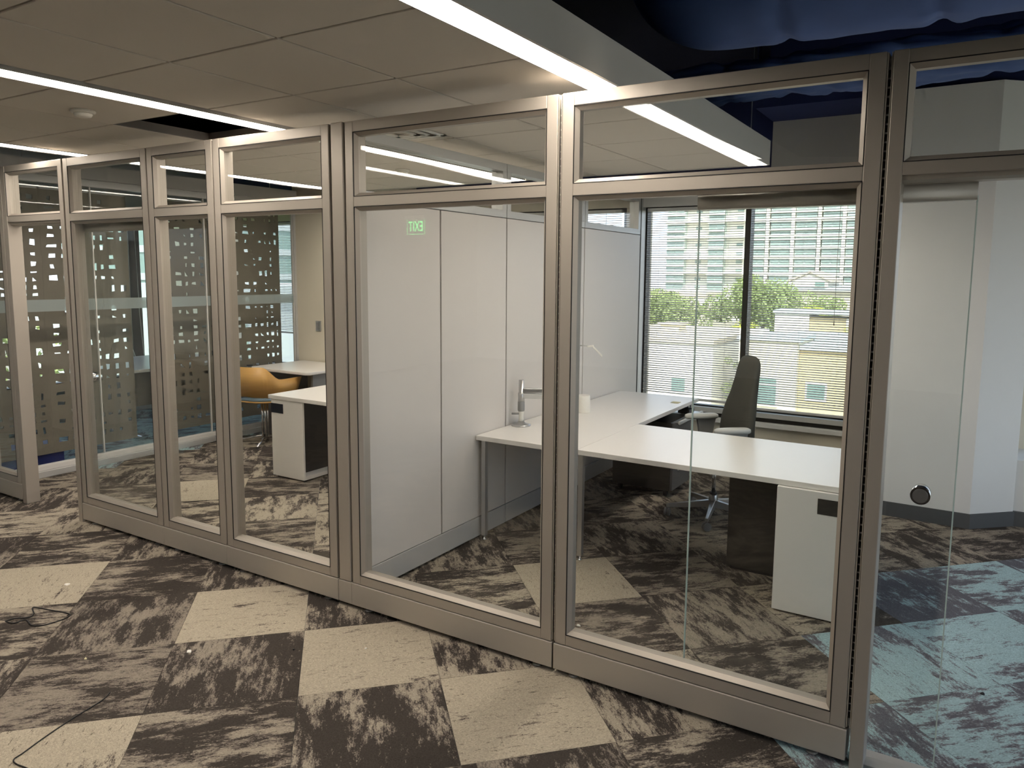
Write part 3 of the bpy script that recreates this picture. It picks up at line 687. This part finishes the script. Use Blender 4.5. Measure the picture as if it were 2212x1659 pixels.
secs = []
for z, cx, dp, wd in ((.47, -.150, .032, .18), (.50, -.152, .052, .215), (.60, -.155, .058, .238), (.70, -.160, .056, .232), (.80, -.176, .052, .212), (.90, -.198, .046, .178), (1.0, -.216, .043, .158), (1.07, -.227, .041, .150), (1.12, -.234, .037, .138), (1.155, -.238, .028, .112), (1.17, -.239, .012, .065)):
    secs.append(sring(cx, 0, z, dp, wd, 24, 2.8, -.12))
loft(secs, 'chair_fabric', 'backrest', oc)
B(-.24, -.19, -.035, .035, .40, .62).build('back_support', 'dark_grey', oc, .01, local=True)
for s_ in (-1, 1):
    y = s_ * .275
    loft([sring(.0, y, .672, .125, .036, 20, 2.6), sring(.0, y, .682, .132, .042, 20, 2.6), sring(.0, y, .698, .130, .040, 20, 2.6), sring(.0, y, .708, .11, .028, 20, 2.6)], 'light_grey', 'arm_pad', oc)
    MB().hexa([(-.07, y - .012, .46), (.0, y - .012, .46), (.0, y + .012, .46), (-.07, y + .012, .46), (-.11, y - .018, .68), (.04, y - .018, .68), (.04, y + .018, .68), (-.11, y + .018, .68)]).build('arm_post', 'mid_grey', oc, .005, local=True)
    B(-.07, .0, min(y, y - s_ * .20), max(y, y - s_ * .20), .425, .455).build('arm_bracket', 'dark_grey', oc, .005, local=True)

# ------------------------------------------------------------------ office B furniture
bd = thing('desk', 'white desk with end pedestal in the middle office, cut off by the silver post', 'desk', (-2.6, 1.85, 0))
B(-3.60, -1.45, 1.50, 2.22, DZ - .028, DZ + .004).build('desk_top', 'laminate', bd, .002)
for x, y in ((-1.50, 1.56), (-1.50, 2.16)): sqleg(bd, x, y)
bp2 = thing('storage_pedestal', 'white pedestal with an open dark side niche in the middle office', 'pedestal', (-3.38, 1.85, 0))
zt = DZ - .030
B(-3.575, -3.200, 1.508, 1.528, .015, zt).build('front_panel', 'laminate', bp2, .002)
B(-3.575, -3.555, 1.529, 2.18, .015, zt).build('side_panel', 'laminate', bp2)
B(-3.554, -3.200, 2.16, 2.18, .015, zt).build('back_panel', 'charcoal', bp2)
B(-3.554, -3.200, 1.529, 2.159, .015, .045).build('bottom_shelf', 'laminate', bp2, .001)
B(-3.554, -3.200, 1.529, 2.159, zt - .02, zt).build('top_panel', 'charcoal', bp2)
B(-3.553, -3.30, 1.530, 2.158, .046, zt - .021).build('niche_lining', 'charcoal', bp2)
B(-3.574, -3.43, 1.506, 1.508, .555, .635).build('pull_recess', 'black_gloss', bp2)
for x, y in ((-3.54, 1.55), (-3.23, 1.55), (-3.54, 2.14), (-3.23, 2.14)): B(x - .012, x + .012, y - .012, y + .012, 0, .015).build('glide', 'black', bp2)
tb = thing('side_table', 'white table with a rounded corner against the cream wall', 'table', (-4.63, 2.85, 0))
TZ = .735
def rrect(x0, x1, y0, y1, r, n=6):
    out = []
    for cx, cy, a0 in ((x1 - r, y1 - r, 0), (x0 + r, y1 - r, 90), (x0 + r, y0 + r, 180), (x1 - r, y0 + r, 270)):
        for k in range(n + 1): a = R(a0 + 90 * k / n); out.append((cx + r * math.cos(a), cy + r * math.sin(a)))
    return out
MB().prism(rrect(-5.06, -4.19, 2.48, 3.205, .05), 'z', TZ - .03, TZ, True).build('table_top', 'laminate', tb, .003)
B(-4.30, -4.27, 2.62, 3.19, .0, TZ - .031).build('leg_panel', 'mid_grey', tb)
B(-5.0, -4.97, 2.62, 3.19, .0, TZ - .031).build('leg_panel', 'mid_grey', tb)
# plywood shell chair
pc = thing('shell_chair', 'honey plywood armchair with blue-grey seat pad on a chrome base', 'chair', (-4.67, 2.34, 0), R(97))
# local: front = +x ; shell is a wrap-around band
def shell(out):
    path = []; L_ = .20; n1, n2 = 8, 26
    for i in range(n1): path.append((L_ * (1 - i / n1), -.285, 0, -1))
    for i in range(n2 + 1):
        a = -math.pi / 2 - math.pi * i / n2; path.append((.27 * math.cos(a), .285 * math.sin(a), math.cos(a), math.sin(a)))
    for i in range(1, n1 + 1): path.append((L_ * i / n1, .285, 0, 1))
    N_ = len(path) - 1; vs = []; fs = []; th = .012
    for i, (x, y, nx, ny) in enumerate(path):
        k = abs(-1 + 2 * i / N_)
        zt_ = .805 - .13 * (.5 - .5 * math.cos(math.pi * max(0, min(1, (k - .26) / .24))))
        zb = .505 - .03 * min(1, k * 1.6); fl = .03
        if k > .93: zb += .05 * (k - .93) / .07
        vs += [(x - nx * .03, y - ny * .03, zb), (x + nx * fl, y + ny * fl, zt_), (x + nx * (fl - th), y + ny * (fl - th), zt_), (x - nx * (.03 + th), y - ny * (.03 + th), zb + .004)]
    for i in range(N_):
        o = i * 4
        for k in range(4): fs.append((o + k, o + (k + 1) % 4, o + 4 + (k + 1) % 4, o + 4 + k))
    fs += [(3, 2, 1, 0), (N_ * 4, N_ * 4 + 1, N_ * 4 + 2, N_ * 4 + 3)]
    m = MB(); m._add(vs, fs, True); return m
shell(0).build('back_shell', 'plywood', pc, local=True)
ssec = [sring(.0, 0, .438, .21, .215, 24, 2.6), sring(.0, 0, .446, .245, .25, 24, 2.6), sring(.0, 0, .456, .25, .255, 24, 2.6)]
loft(ssec, 'plywood', 'seat_shell', pc)
loft([sring(.0, 0, .457, .235, .24, 24, 2.6), sring(.0, 0, .475, .24, .245, 24, 2.6), sring(.0, 0, .495, .225, .23, 24, 2.6), sring(.0, 0, .503, .17, .18, 24, 2.6)], 'blue_pad', 'seat_pad', pc)
for dx, dy in ((.018, .018), (-.018, .018), (.018, -.018), (-.018, -.018)): MB().cyl((dx, dy, .05), .010, .39, 'z', 12).build('column_tube', 'chrome', pc, local=True)
for k in range(4):
    a = R(90 * k + 28); d = Vector((math.cos(a), math.sin(a), 0)); n_ = Vector((-d.y, d.x, 0))
    p1 = d * .30
    MB().tube([tuple(d * .01 + Vector((0, 0, .075))), tuple(d * .10 + Vector((0, 0, .06))), tuple(p1 + Vector((0, 0, .017)))], .011, 10).build('base_leg', 'chrome', pc, local=True)
    MB().cyl((p1.x, p1.y, 0), .010, .012, 'z', 10).build('glide', 'black', pc, local=True)
sw = thing('wall_switch', 'small grey wall switch on the cream wall', 'switch', (-4.80, 3.21, 1.13))
B(-4.845, -4.765, 3.209, 3.22, 1.075, 1.19).build('switch_plate', 'silver', sw, .003); B(-4.83, -4.80, 3.204, 3.21, 1.09, 1.175).build('rocker', 'mid_grey', sw, .002)

# ------------------------------------------------------------------ far room: glass wall, felt screens
gw = thing('glass_wall', 'frameless glass wall of the far room with a frosted band', 'glass wall', (-5.16, 1.5, 0))
gy = [.10, .972, 2.075, 3.19]
B(-5.21, -5.115, .10, 3.215, 0, .055).build('base_rail', 'frame_cool', gw, .004); B(-5.19, -5.135, .10, 3.215, .055, .10).build('glazing_channel', 'laminate_grey', gw, .004)
for a, b in zip(gy, gy[1:]):
    B(-5.168, -5.158, a + .006, b - .006, .09, 2.44).build('glass_pane', 'glass_clear', gw)
    B(-5.1575, -5.1565, a + .006, b - .006, 1.385, 1.483).build('frosted_band', 'frost', gw)
    for yy in ((a, b) if a == gy[0] else (b,)): B(-5.172, -5.154, yy - .005, yy + .005, .1, 2.44).build('joint_strip', 'laminate_grey', gw)
B(-5.20, -5.13, .10, 3.215, 2.44, 2.50).build('head_rail', 'frame_cool', gw, .004)
B(-5.19, -5.135, 3.19, 3.222, 0, 2.5).build('end_post', 'frame_cool', gw, .004)
tag(B(-5.26, -5.10, .095, 3.215, 2.50, 2.62).build('trim_2', 'wall_grey'), 'grey bulkhead above the glass wall', kind='structure')
def felt(label, y0, y1, z0=.12, z1=2.42, x=-5.45, seed=0):
    rr = random.Random(seed); t = .009
    nc, nr = 8, 26
    def cuts(n, a, b):
        w = [rr.uniform(.6, 1.4) for _ in range(n)]; s_ = sum(w); out = [a]
        for k in w: out.append(out[-1] + (b - a) * k / s_)
        return out
    cy, cz = cuts(nc, y0 + .02, y1 - .02), cuts(nr, z0 + .06, z1 - .03)
    Y = [y0] + cy + [y1]; Z = [z0] + cz + [z1]
    m = MB(); V = {}
    colp = [rr.choice((.85, .7, .5, .2)) for _ in range(len(Y))]; rowp = [rr.uniform(.3, 1) for _ in range(len(Z))]
    for i in range(len(Y) - 1):
        for j in range(len(Z) - 1):
            a, b, c, d = Y[i], Y[i + 1], Z[j], Z[j + 1]
            hole_ = 0 < i < len(Y) - 2 and 0 < j < len(Z) - 2 and rr.random() < .85 * (colp[i] + rowp[j]) / 1.55
            O = [(a, c), (b, c), (b, d), (a, d)]
            if not hole_:
                o = len(m.v); m.v += [(x + t, p, q_) for p, q_ in O] + [(x, p, q_) for p, q_ in O]
                m.f += [(o, o + 1, o + 2, o + 3), (o + 7, o + 6, o + 5, o + 4)]; m.sm += [False] * 2; continue
            w, h = b - a, d - c; fx = rr.uniform(.18, .40); fz = rr.uniform(.20, .40)
            j_ = lambda: rr.uniform(-.05, .05)
            ty = rr.random()
            I = [(a + w * (fx + j_()), c + h * (fz + j_())), (b - w * (fx + j_()), c + h * (fz + j_())), (b - w * (fx + j_()), d - h * (fz + j_())), (a + w * (fx + j_()), d - h * (fz + j_()))]
            if ty < .12: I[2] = (I[3][0] + w * .06, I[3][1])
            o = len(m.v)
            m.v += [(x + t, p, q_) for p, q_ in O + I] + [(x, p, q_) for p, q_ in O + I]
            for k in range(4):
                n2 = (k + 1) % 4
                m.f += [(o + k, o + n2, o + 4 + n2, o + 4 + k), (o + 8 + n2, o + 8 + k, o + 12 + k, o + 12 + n2), (o + 4 + k, o + 4 + n2, o + 12 + n2, o + 12 + k)]; m.sm += [False] * 3
    for (a, b, c, d) in ((y0, y1, z0, z0), (y0, y1, z1, z1), (y0, y0, z0, z1), (y1, y1, z0, z1)):
        o = len(m.v)
        m.v += [(x, a, c), (x + t, a, c), (x + t, b, d), (x, b, d)]; m.f.append((o, o + 1, o + 2, o + 3)); m.sm.append(False)
    th_ = thing('felt_screen', label, 'felt screen', (x, (y0 + y1) / 2, z0))
    me = m.build('felt_sheet', 'felt', th_)
    B(x - .012, x + .02, y0 + .01, y1 - .01, z1 - .005, z1 + .02).build('top_bar', 'silver', th_)
    for yy in (y0 + .1, y1 - .1): B(x + .002, x + .006, yy - .002, yy + .002, z1 + .02, ZD).build('hanging_wire', 'silver', th_)
felt('brown felt screen with cut-outs seen beside the left doorway post', -.09, .6862, seed=11)
felt('brown felt screen with cut-outs seen through the left doorway, seam at its side', .6868, 1.455, seed=22)
felt('brown felt screen with cut-outs behind the narrow partition panel', 1.715, 2.49, seed=33)
felt('brown felt screen with cut-outs behind the yellow chair', 2.495, 3.24, seed=44)
ct = thing('far_table', 'white table with a beige side panel in the far room', 'table', (-6.3, 2.4, 0))
MB().prism(rrect(-6.95, -5.75, 1.55, 2.95, .05), 'z', .70, .73, True).build('table_top', 'laminate', ct, .003)
B(-5.90, -5.87, 1.70, 2.85, .34, .70).build('side_panel', 'felt', ct)
for y in (1.75, 2.75):
    B(-6.4, -6.34, y - .03, y + .03, .04, .70).build('leg', 'silver', ct, .004)
    B(-6.9, -5.8, y - .035, y + .035, .0, .04).build('foot_bar', 'chrome', ct, .006)
bxb = thing('navy_box', 'navy blue box on the floor below the felt screens', 'box', (-5.62, .53, 0))
B(-5.72, -5.50, .26, .80, .0, .19).build('box_body', 'blue_box', bxb, .004); B(-5.725, -5.495, .255, .805, .165, .195).build('box_lid', 'blue_box', bxb, .004)

# ------------------------------------------------------------------ exit sign behind the viewer (seen as a reflection)
ex = thing('exit_sign', 'green EXIT sign, seen mirrored in the wide glass panel', 'exit sign', (-5.5, -5.7, 2.5))
B(-5.66, -5.34, -5.705, -5.699, 2.265, 2.475).build('sign_plate', 'glass_clear', ex)
B(-5.68, -5.32, -5.73, -5.67, 2.475, 2.528).build('sign_housing', 'silver', ex, .003)
for bx in ((-5.66, -5.34, 2.265, 2.270), (-5.66, -5.655, 2.265, 2.475), (-5.345, -5.34, 2.265, 2.475)): B(bx[0], bx[1], -5.6985, -5.697, bx[2], bx[3]).build('plate_edge', 'exit_green', ex)
fc = bpy.data.curves.new('letters', 'FONT'); fc.body = 'EXIT'; fc.size = .135; fc.extrude = .001; fc.offset = .0018; fc.space_character = 1.12; fc.align_x = 'CENTER'; fc.align_y = 'CENTER'; fc.materials.append(MAT['exit_green'])
fo = bpy.data.objects.new('letters_curve', fc); COL.objects.link(fo)
lme = bpy.data.meshes.new_from_object(fo.evaluated_get(bpy.context.evaluated_depsgraph_get())); bpy.data.objects.remove(fo); lme.name = 'letters'
fo = bpy.data.objects.new('letters', lme); COL.objects.link(fo); fo.parent = ex; fo.location = (0, .003, -.13); fo.rotation_euler = (math.pi / 2, 0, math.pi); fo.scale = (.86, 1.45, 1)

# ------------------------------------------------------------------ floor litter
def spl(pts, k=8):
    P = [Vector(p) for p in pts]; out = []
    for i in range(len(P) - 1):
        p0, p1, p2, p3 = P[max(i - 1, 0)], P[i], P[i + 1], P[min(i + 2, len(P) - 1)]
        for j in range(k):
            t = j / k; out.append(tuple(.5 * ((2 * p1) + (-p0 + p2) * t + (2 * p0 - 5 * p1 + 4 * p2 - p3) * t * t + (-p0 + 3 * p1 - 3 * p2 + p3) * t ** 3)))
    return out + [tuple(P[-1])]

Z3 = .003
tag(MB().tube(spl([(-2.53, -1.02, Z3), (-2.528, -.983, Z3), (-2.481, -.941, Z3), (-2.50, -.905, Z3), (-2.581, -.868, Z3), (-2.471, -.837, Z3), (-2.349, -.81, Z3), (-2.316, -.849, Z3), (-2.325, -.932, Z3), (-2.372, -.972, Z3), (-2.458, -.963, .006), (-2.474, -1.008, Z3), (-2.53, -1.02, Z3)]), .003, 6).build('cable', 'cable'), 'black cable lying in a loose loop on the carpet', 'cable')
tag(MB().tube(spl([(-1.473, -1.106, Z3), (-1.442, -1.158, Z3), (-1.416, -1.281, Z3), (-1.383, -1.399, Z3), (-1.349, -1.494, Z3), (-1.338, -1.529, Z3), (-1.303, -1.538, Z3), (-1.22, -1.53, Z3), (-1.1, -1.56, Z3)]), .0024, 6).build('cable', 'cable'), 'thin black cable running across the carpet at the lower left corner', 'cable')
def scrap(x, y, r, label, mat='paper', seed=1, n=7):
    rr = random.Random(seed); ring = [(r * rr.uniform(.5, 1) * math.cos(2 * math.pi * k / n), r * rr.uniform(.4, .9) * math.sin(2 * math.pi * k / n), rr.uniform(.001, .006)) for k in range(n)]
    m = MB(); m._add([(x + p[0], y + p[1], .0008) for p in ring] + [(x + p[0] * .7, y + p[1] * .7, p[2] + .002) for p in ring], [tuple(range(n))[::-1], tuple(range(n, 2 * n))] + [(k, (k + 1) % n, n + (k + 1) % n, n + k) for k in range(n)])
    tag(m.build('debris', mat), label, 'debris')
scrap(-2.734, -.621, .024, 'crumpled white scrap on the carpet near the loose cable loop', seed=1)
scrap(-1.503, -.725, .016, 'thin white splinter on the dark carpet tile below the bright tile', seed=2, n=4)
scrap(-1.11, -.459, .008, 'small black crumb on the carpet beside the bright tile corner', 'black', 3)
scrap(-1.832, -1.01, .012, 'pale yellow fleck on the dark carpet at the left', 'sticky', 4, 5)
scrap(1.617, .81, .012, 'small black crumb on the teal carpet in the right doorway', 'black', 5)
scrap(-.105, .455, .014, 'white crumb on the carpet just behind the wide glass panel', seed=6)
scrap(-.839, -.274, .010, 'tiny pale fleck on the bright carpet tile at the middle', seed=7, n=5)

# ------------------------------------------------------------------ outside
GZ = -7.0
tag(B(-160, 160, -80, 190, GZ - .3, GZ).build('ground', 'ground'), 'ground outside the building', kind='structure')
tag(B(-120, -12, -60, 5, GZ, GZ + .03).build('lawn', 'lawn'), 'lawn outside the far room', kind='structure')
def ext_window(parent, x0, x1, y, z0, z1, bars=True):
    f = B(x0 - .07, x1 + .07, y - .06, y + .02, z0 - .07, z1 + .07).build('window', 'stucco_white', parent)
    B(x0, x1, y - .075, y - .05, z0, z1).build('pane', 'ext_glass', f)
    if bars: B(x0, x1, y - .09, y - .07, z1 - (z1 - z0) * .28, z1 - (z1 - z0) * .24).build('glazing_bar', 'stucco_white', f)
def house(label, x, y): return thing('house', label, 'house', (x, y, GZ))
h = house('cream house with a yellow wing opposite the right half of the window', -3.5, 32)
B(-6.9, -4.58, 28, 31, GZ, -.86).build('wall', 'stucco_cream', h); B(-7.0, -4.5, 27.9, 31, -.86, -.72).build('parapet', 'roof_grey', h)
B(-4.57, 1.2, 28.3, 31, GZ, -1.15).build('wing_wall', 'stucco_yellow', h); B(-4.57, 1.3, 28.15, 31, -1.15, -1.0).build('wing_parapet', 'roof_grey', h)
B(-5.6, 1.2, 31.1, 33, GZ, -.72).build('roof_upstand', 'roof_grey', h)
B(-6.75, -6.2, 29, 30, -.72, -.5).build('roof_unit', 'stucco_white', h)
ext_window(h, -6.35, -5.35, 28, -3.45, -2.35); ext_window(h, -4.22, -3.55, 28.3, -3.1, -2.5, False); ext_window(h, -1.9, -1.2, 28.3, -3.1, -2.5, False)
h = house('white house opposite the left half of the window', -10.5, 32)
B(-13.5, -8.0, 28, 36, GZ, -1.15).build('wall', 'stucco_white', h); B(-13.6, -7.95, 27.9, 36, -1.15, -.95).build('parapet', 'roof_tan', h)
B(-11.5, -10.6, 31, 32, -.95, -.6).build('roof_upstand', 'stucco_cream', h); B(-11.6, -10.5, 30.9, 32.1, -.6, -.52).build('upstand_roof', 'roof_tan', h)
ext_window(h, -9.75, -9.15, 28, -3.25, -2.65, False); ext_window(h, -11.2, -10.9, 28, -3.3, -2.5, False)
h = house('white and tan flat-roofed house behind the cream house', -7, 45)
B(-8.75, -6.85, 42, 45, GZ, -.40).build('wall', 'stucco_white', h); B(-6.84, -4.9, 42.2, 45, GZ, -.6).build('wing_wall', 'stucco_yellow', h); B(-4.89, -2.5, 42.1, 45, GZ, -.6).build('wing_wall', 'stucco_white', h)
B(-8.85, -2.4, 41.9, 45, -.42, -.22).build('roof', 'roof_grey', h)
h = house('low tan roofed houses left of the trees', -17, 48)
B(-28, -17.5, 56, 64, GZ, -1.1).build('wall', 'stucco_cream', h); B(-28.2, -17.3, 55.8, 64.2, -1.1, -.7).build('roof', 'roof_tan', h)
B(-26, -18.5, 59, 63, -.7, .0).build('upper_wall', 'stucco_white', h); B(-26.2, -18.3, 58.8, 63.2, .0, .25).build('upper_roof', 'roof_tan', h)
h = house('house with a grey gabled dormer behind the trees', -12, 78)
B(-15.5, -3, 76, 86, GZ, .3).build('wall', 'stucco_cream', h)
MB().prism([(-16.2, .3), (-2.5, .3), (-2.5, .75), (-16.2, .75)], 'y', 75.5, 86).build('roof', 'roof_grey', h)
MB().prism([(-14.9, .7), (-11.5, .7), (-11.5, 1.3), (-13.2, 2.05), (-14.9, 1.3)], 'y', 75.4, 82).build('dormer', 'stucco_white', h)
MB().prism([(-15.3, 1.15), (-13.2, 2.08), (-11.1, 1.15), (-11.1, 1.35), (-13.2, 2.28), (-15.3, 1.35)], 'y', 75.2, 82).build('dormer_roof', 'roof_tan', h)
ext_window(h, -12.7, -11.8, 75.4, .75, 1.2, False); ext_window(h, -8.2, -7.4, 76, -.9, -.1, False); ext_window(h, -5.8, -5.0, 76, -.9, -.1, False)
# apartment tower
tw = thing('apartment_tower', 'haze-paled apartment tower with green glass bays filling the skyline', 'building', (-30, 150, GZ))
B(-53, -4, 141, 165, GZ, 14.2).build('tower_wall_hazed', 'tower_wall_hazed', tw)
B(-50.5, -3, 140, 166, 14.2, 15.1).build('roof_slab', 'roof_grey', tw)
fl = 1.02
zs = [GZ + 1.0 + 1.62 * k for k in range(13)]
bays = [(-52.6, -49.0), (-44.2, -41.2), (-36.2, -33.6), (-32.6, -29.0), (-28.2, -24.6), (-23.6, -20.4), (-19.6, -16.2), (-12, -8)]
for (a, b) in bays:
    gb = B(a, b, 139.6, 141.2, GZ, 14.0).build('glass_bay', 'ext_glass_hazed', tw)
    for z in zs: B(a + .2, (a + b) / 2 - .1, 139.5, 139.65, z + .35, z + 1.15).build('pane', 'tower_glass_hazed', gb); B((a + b) / 2 + .1, b - .2, 139.5, 139.65, z + .35, z + 1.15).build('pane', 'tower_glass_hazed', gb); B(a - .1, b + .1, 139.1, 139.7, z + 1.3, z + 1.45).build('balcony_slab', 'stucco_white', gb)
for z in (2.1, 5.0, 9.0, 12.0): B(-53.1, -3.5, 139.2, 141.3, z - .18, z + .18).build('floor_band', 'stucco_white', tw)
for x in (-46.6, -38.6): 
    for z in zs: B(x - .55, x + .55, 140.85, 141.05, z + .3, z + .85).build('window', 'tower_glass_hazed', tw)
for x in (-33.1, -28.6, -24.1, -20.0): B(x - .28, x + .28, 139.0, 141.2, GZ, 14.1).build('pier', 'stucco_white', tw)
# neighbours seen from the far room's side window
h = house('dark glass office block seen through the far room side window', -45, 33)
B(-62, -48, 30, 60, GZ, 22).build('wall', 'ext_glass', h)
for k in range(14): B(-62.1, -47.9, 29.9, 60.1, GZ + 2 * k, GZ + 2 * k + .5).build('floor_band', 'roof_grey', h)
h = house('pale grey low house seen through the far room side window', -25, 18)
B(-34, -24, 14, 26, GZ, .6).build('wall', 'roof_grey', h); B(-34.2, -23.8, 13.8, 26.2, .6, 1.1).build('roof', 'roof_grey', h)
f_ = B(-23.98, -23.9, 16, 17.4, -2, -.3).build('window', 'ext_glass', h); B(-23.98, -23.9, 20, 21.4, -2, -.3).build('window', 'ext_glass', h)
# trees
def tree(label, x, y, zt, r, mat='leaf', seed=1, n=1500, sq=.8):
    n *= 4
    rr = random.Random(seed); t = thing('tree', label, 'tree', (x, y, GZ))
    zc = zt - r * sq
    MB().tube([(x, y, GZ), (x + .1, y, (GZ + zc) / 2), (x, y, zc)], .2, 8, [.22, .17, .1]).build('trunk', 'bark', t)
    m = MB(); blobs = [(Vector((rr.uniform(-1, 1), rr.uniform(-1, 1), rr.uniform(-.75, .75))) * r * .62, r * rr.uniform(.32, .52)) for _ in range(11)]
    for k in range(n):
        c, br = blobs[k % 11]; d = Vector((rr.gauss(0, 1), rr.gauss(0, 1), rr.gauss(0, 1))).normalized()
        p = Vector((x, y, zc)) + Vector((c.x, c.y, c.z * sq)) + d * br * rr.uniform(.75, 1.05)
        s_ = r * rr.uniform(.022, .045); u = Vector((rr.gauss(0, 1), rr.gauss(0, 1), rr.gauss(0, 1))).normalized(); w = u.orthogonal().normalized()
        o = len(m.v); m.v += [tuple(p - u * s_), tuple(p + w * s_ * .7), tuple(p + u * s_), tuple(p - w * s_ * .7)]; m.f.append((o, o + 1, o + 2, o + 3)); m.sm.append(False)
    cr = m.build('crown', mat, t); cr['kind'] = 'stuff'
tree('round green tree left of the window mullion, behind the roofs', -16.6, 47, 1.0, 2.3, seed=1)
tree('broad green tree next to the window mullion on its left', -13.6, 52.5, 1.5, 2.5, seed=2)
tree('tallest green tree right of the window mullion', -10.9, 48, 1.9, 2.6, seed=3)
tree('low green tree at the left edge of the window', -20.8, 52, .4, 2.0, seed=4)
tree('green tree in front of the grey gabled house', -8.2, 53, .6, 1.9, seed=5)
tree('lime green tree in front of the gabled house', -7.6, 47, -.0, 1.0, 'leaf_lime', 6, 700)
tree('lime green tree directly right of the window mullion', -9.6, 38.4, -.6, 1.1, 'leaf_lime', 7, 700)
tree('slim green tree between the two nearest houses', -7.45, 29.5, -.75, .52, seed=8, n=900, sq=4.2)
tree('small lime shrub on the tan wall', -4.2, 40, -.8, .5, 'leaf_lime', 9, 300)
tree('green shrub below the raised part of the blind', -5.6, 20, -2.9, 1.3, seed=10, n=900)
tree('green tree seen through the far room side window', -27, 8, 2.0, 3.0, seed=12, n=900)
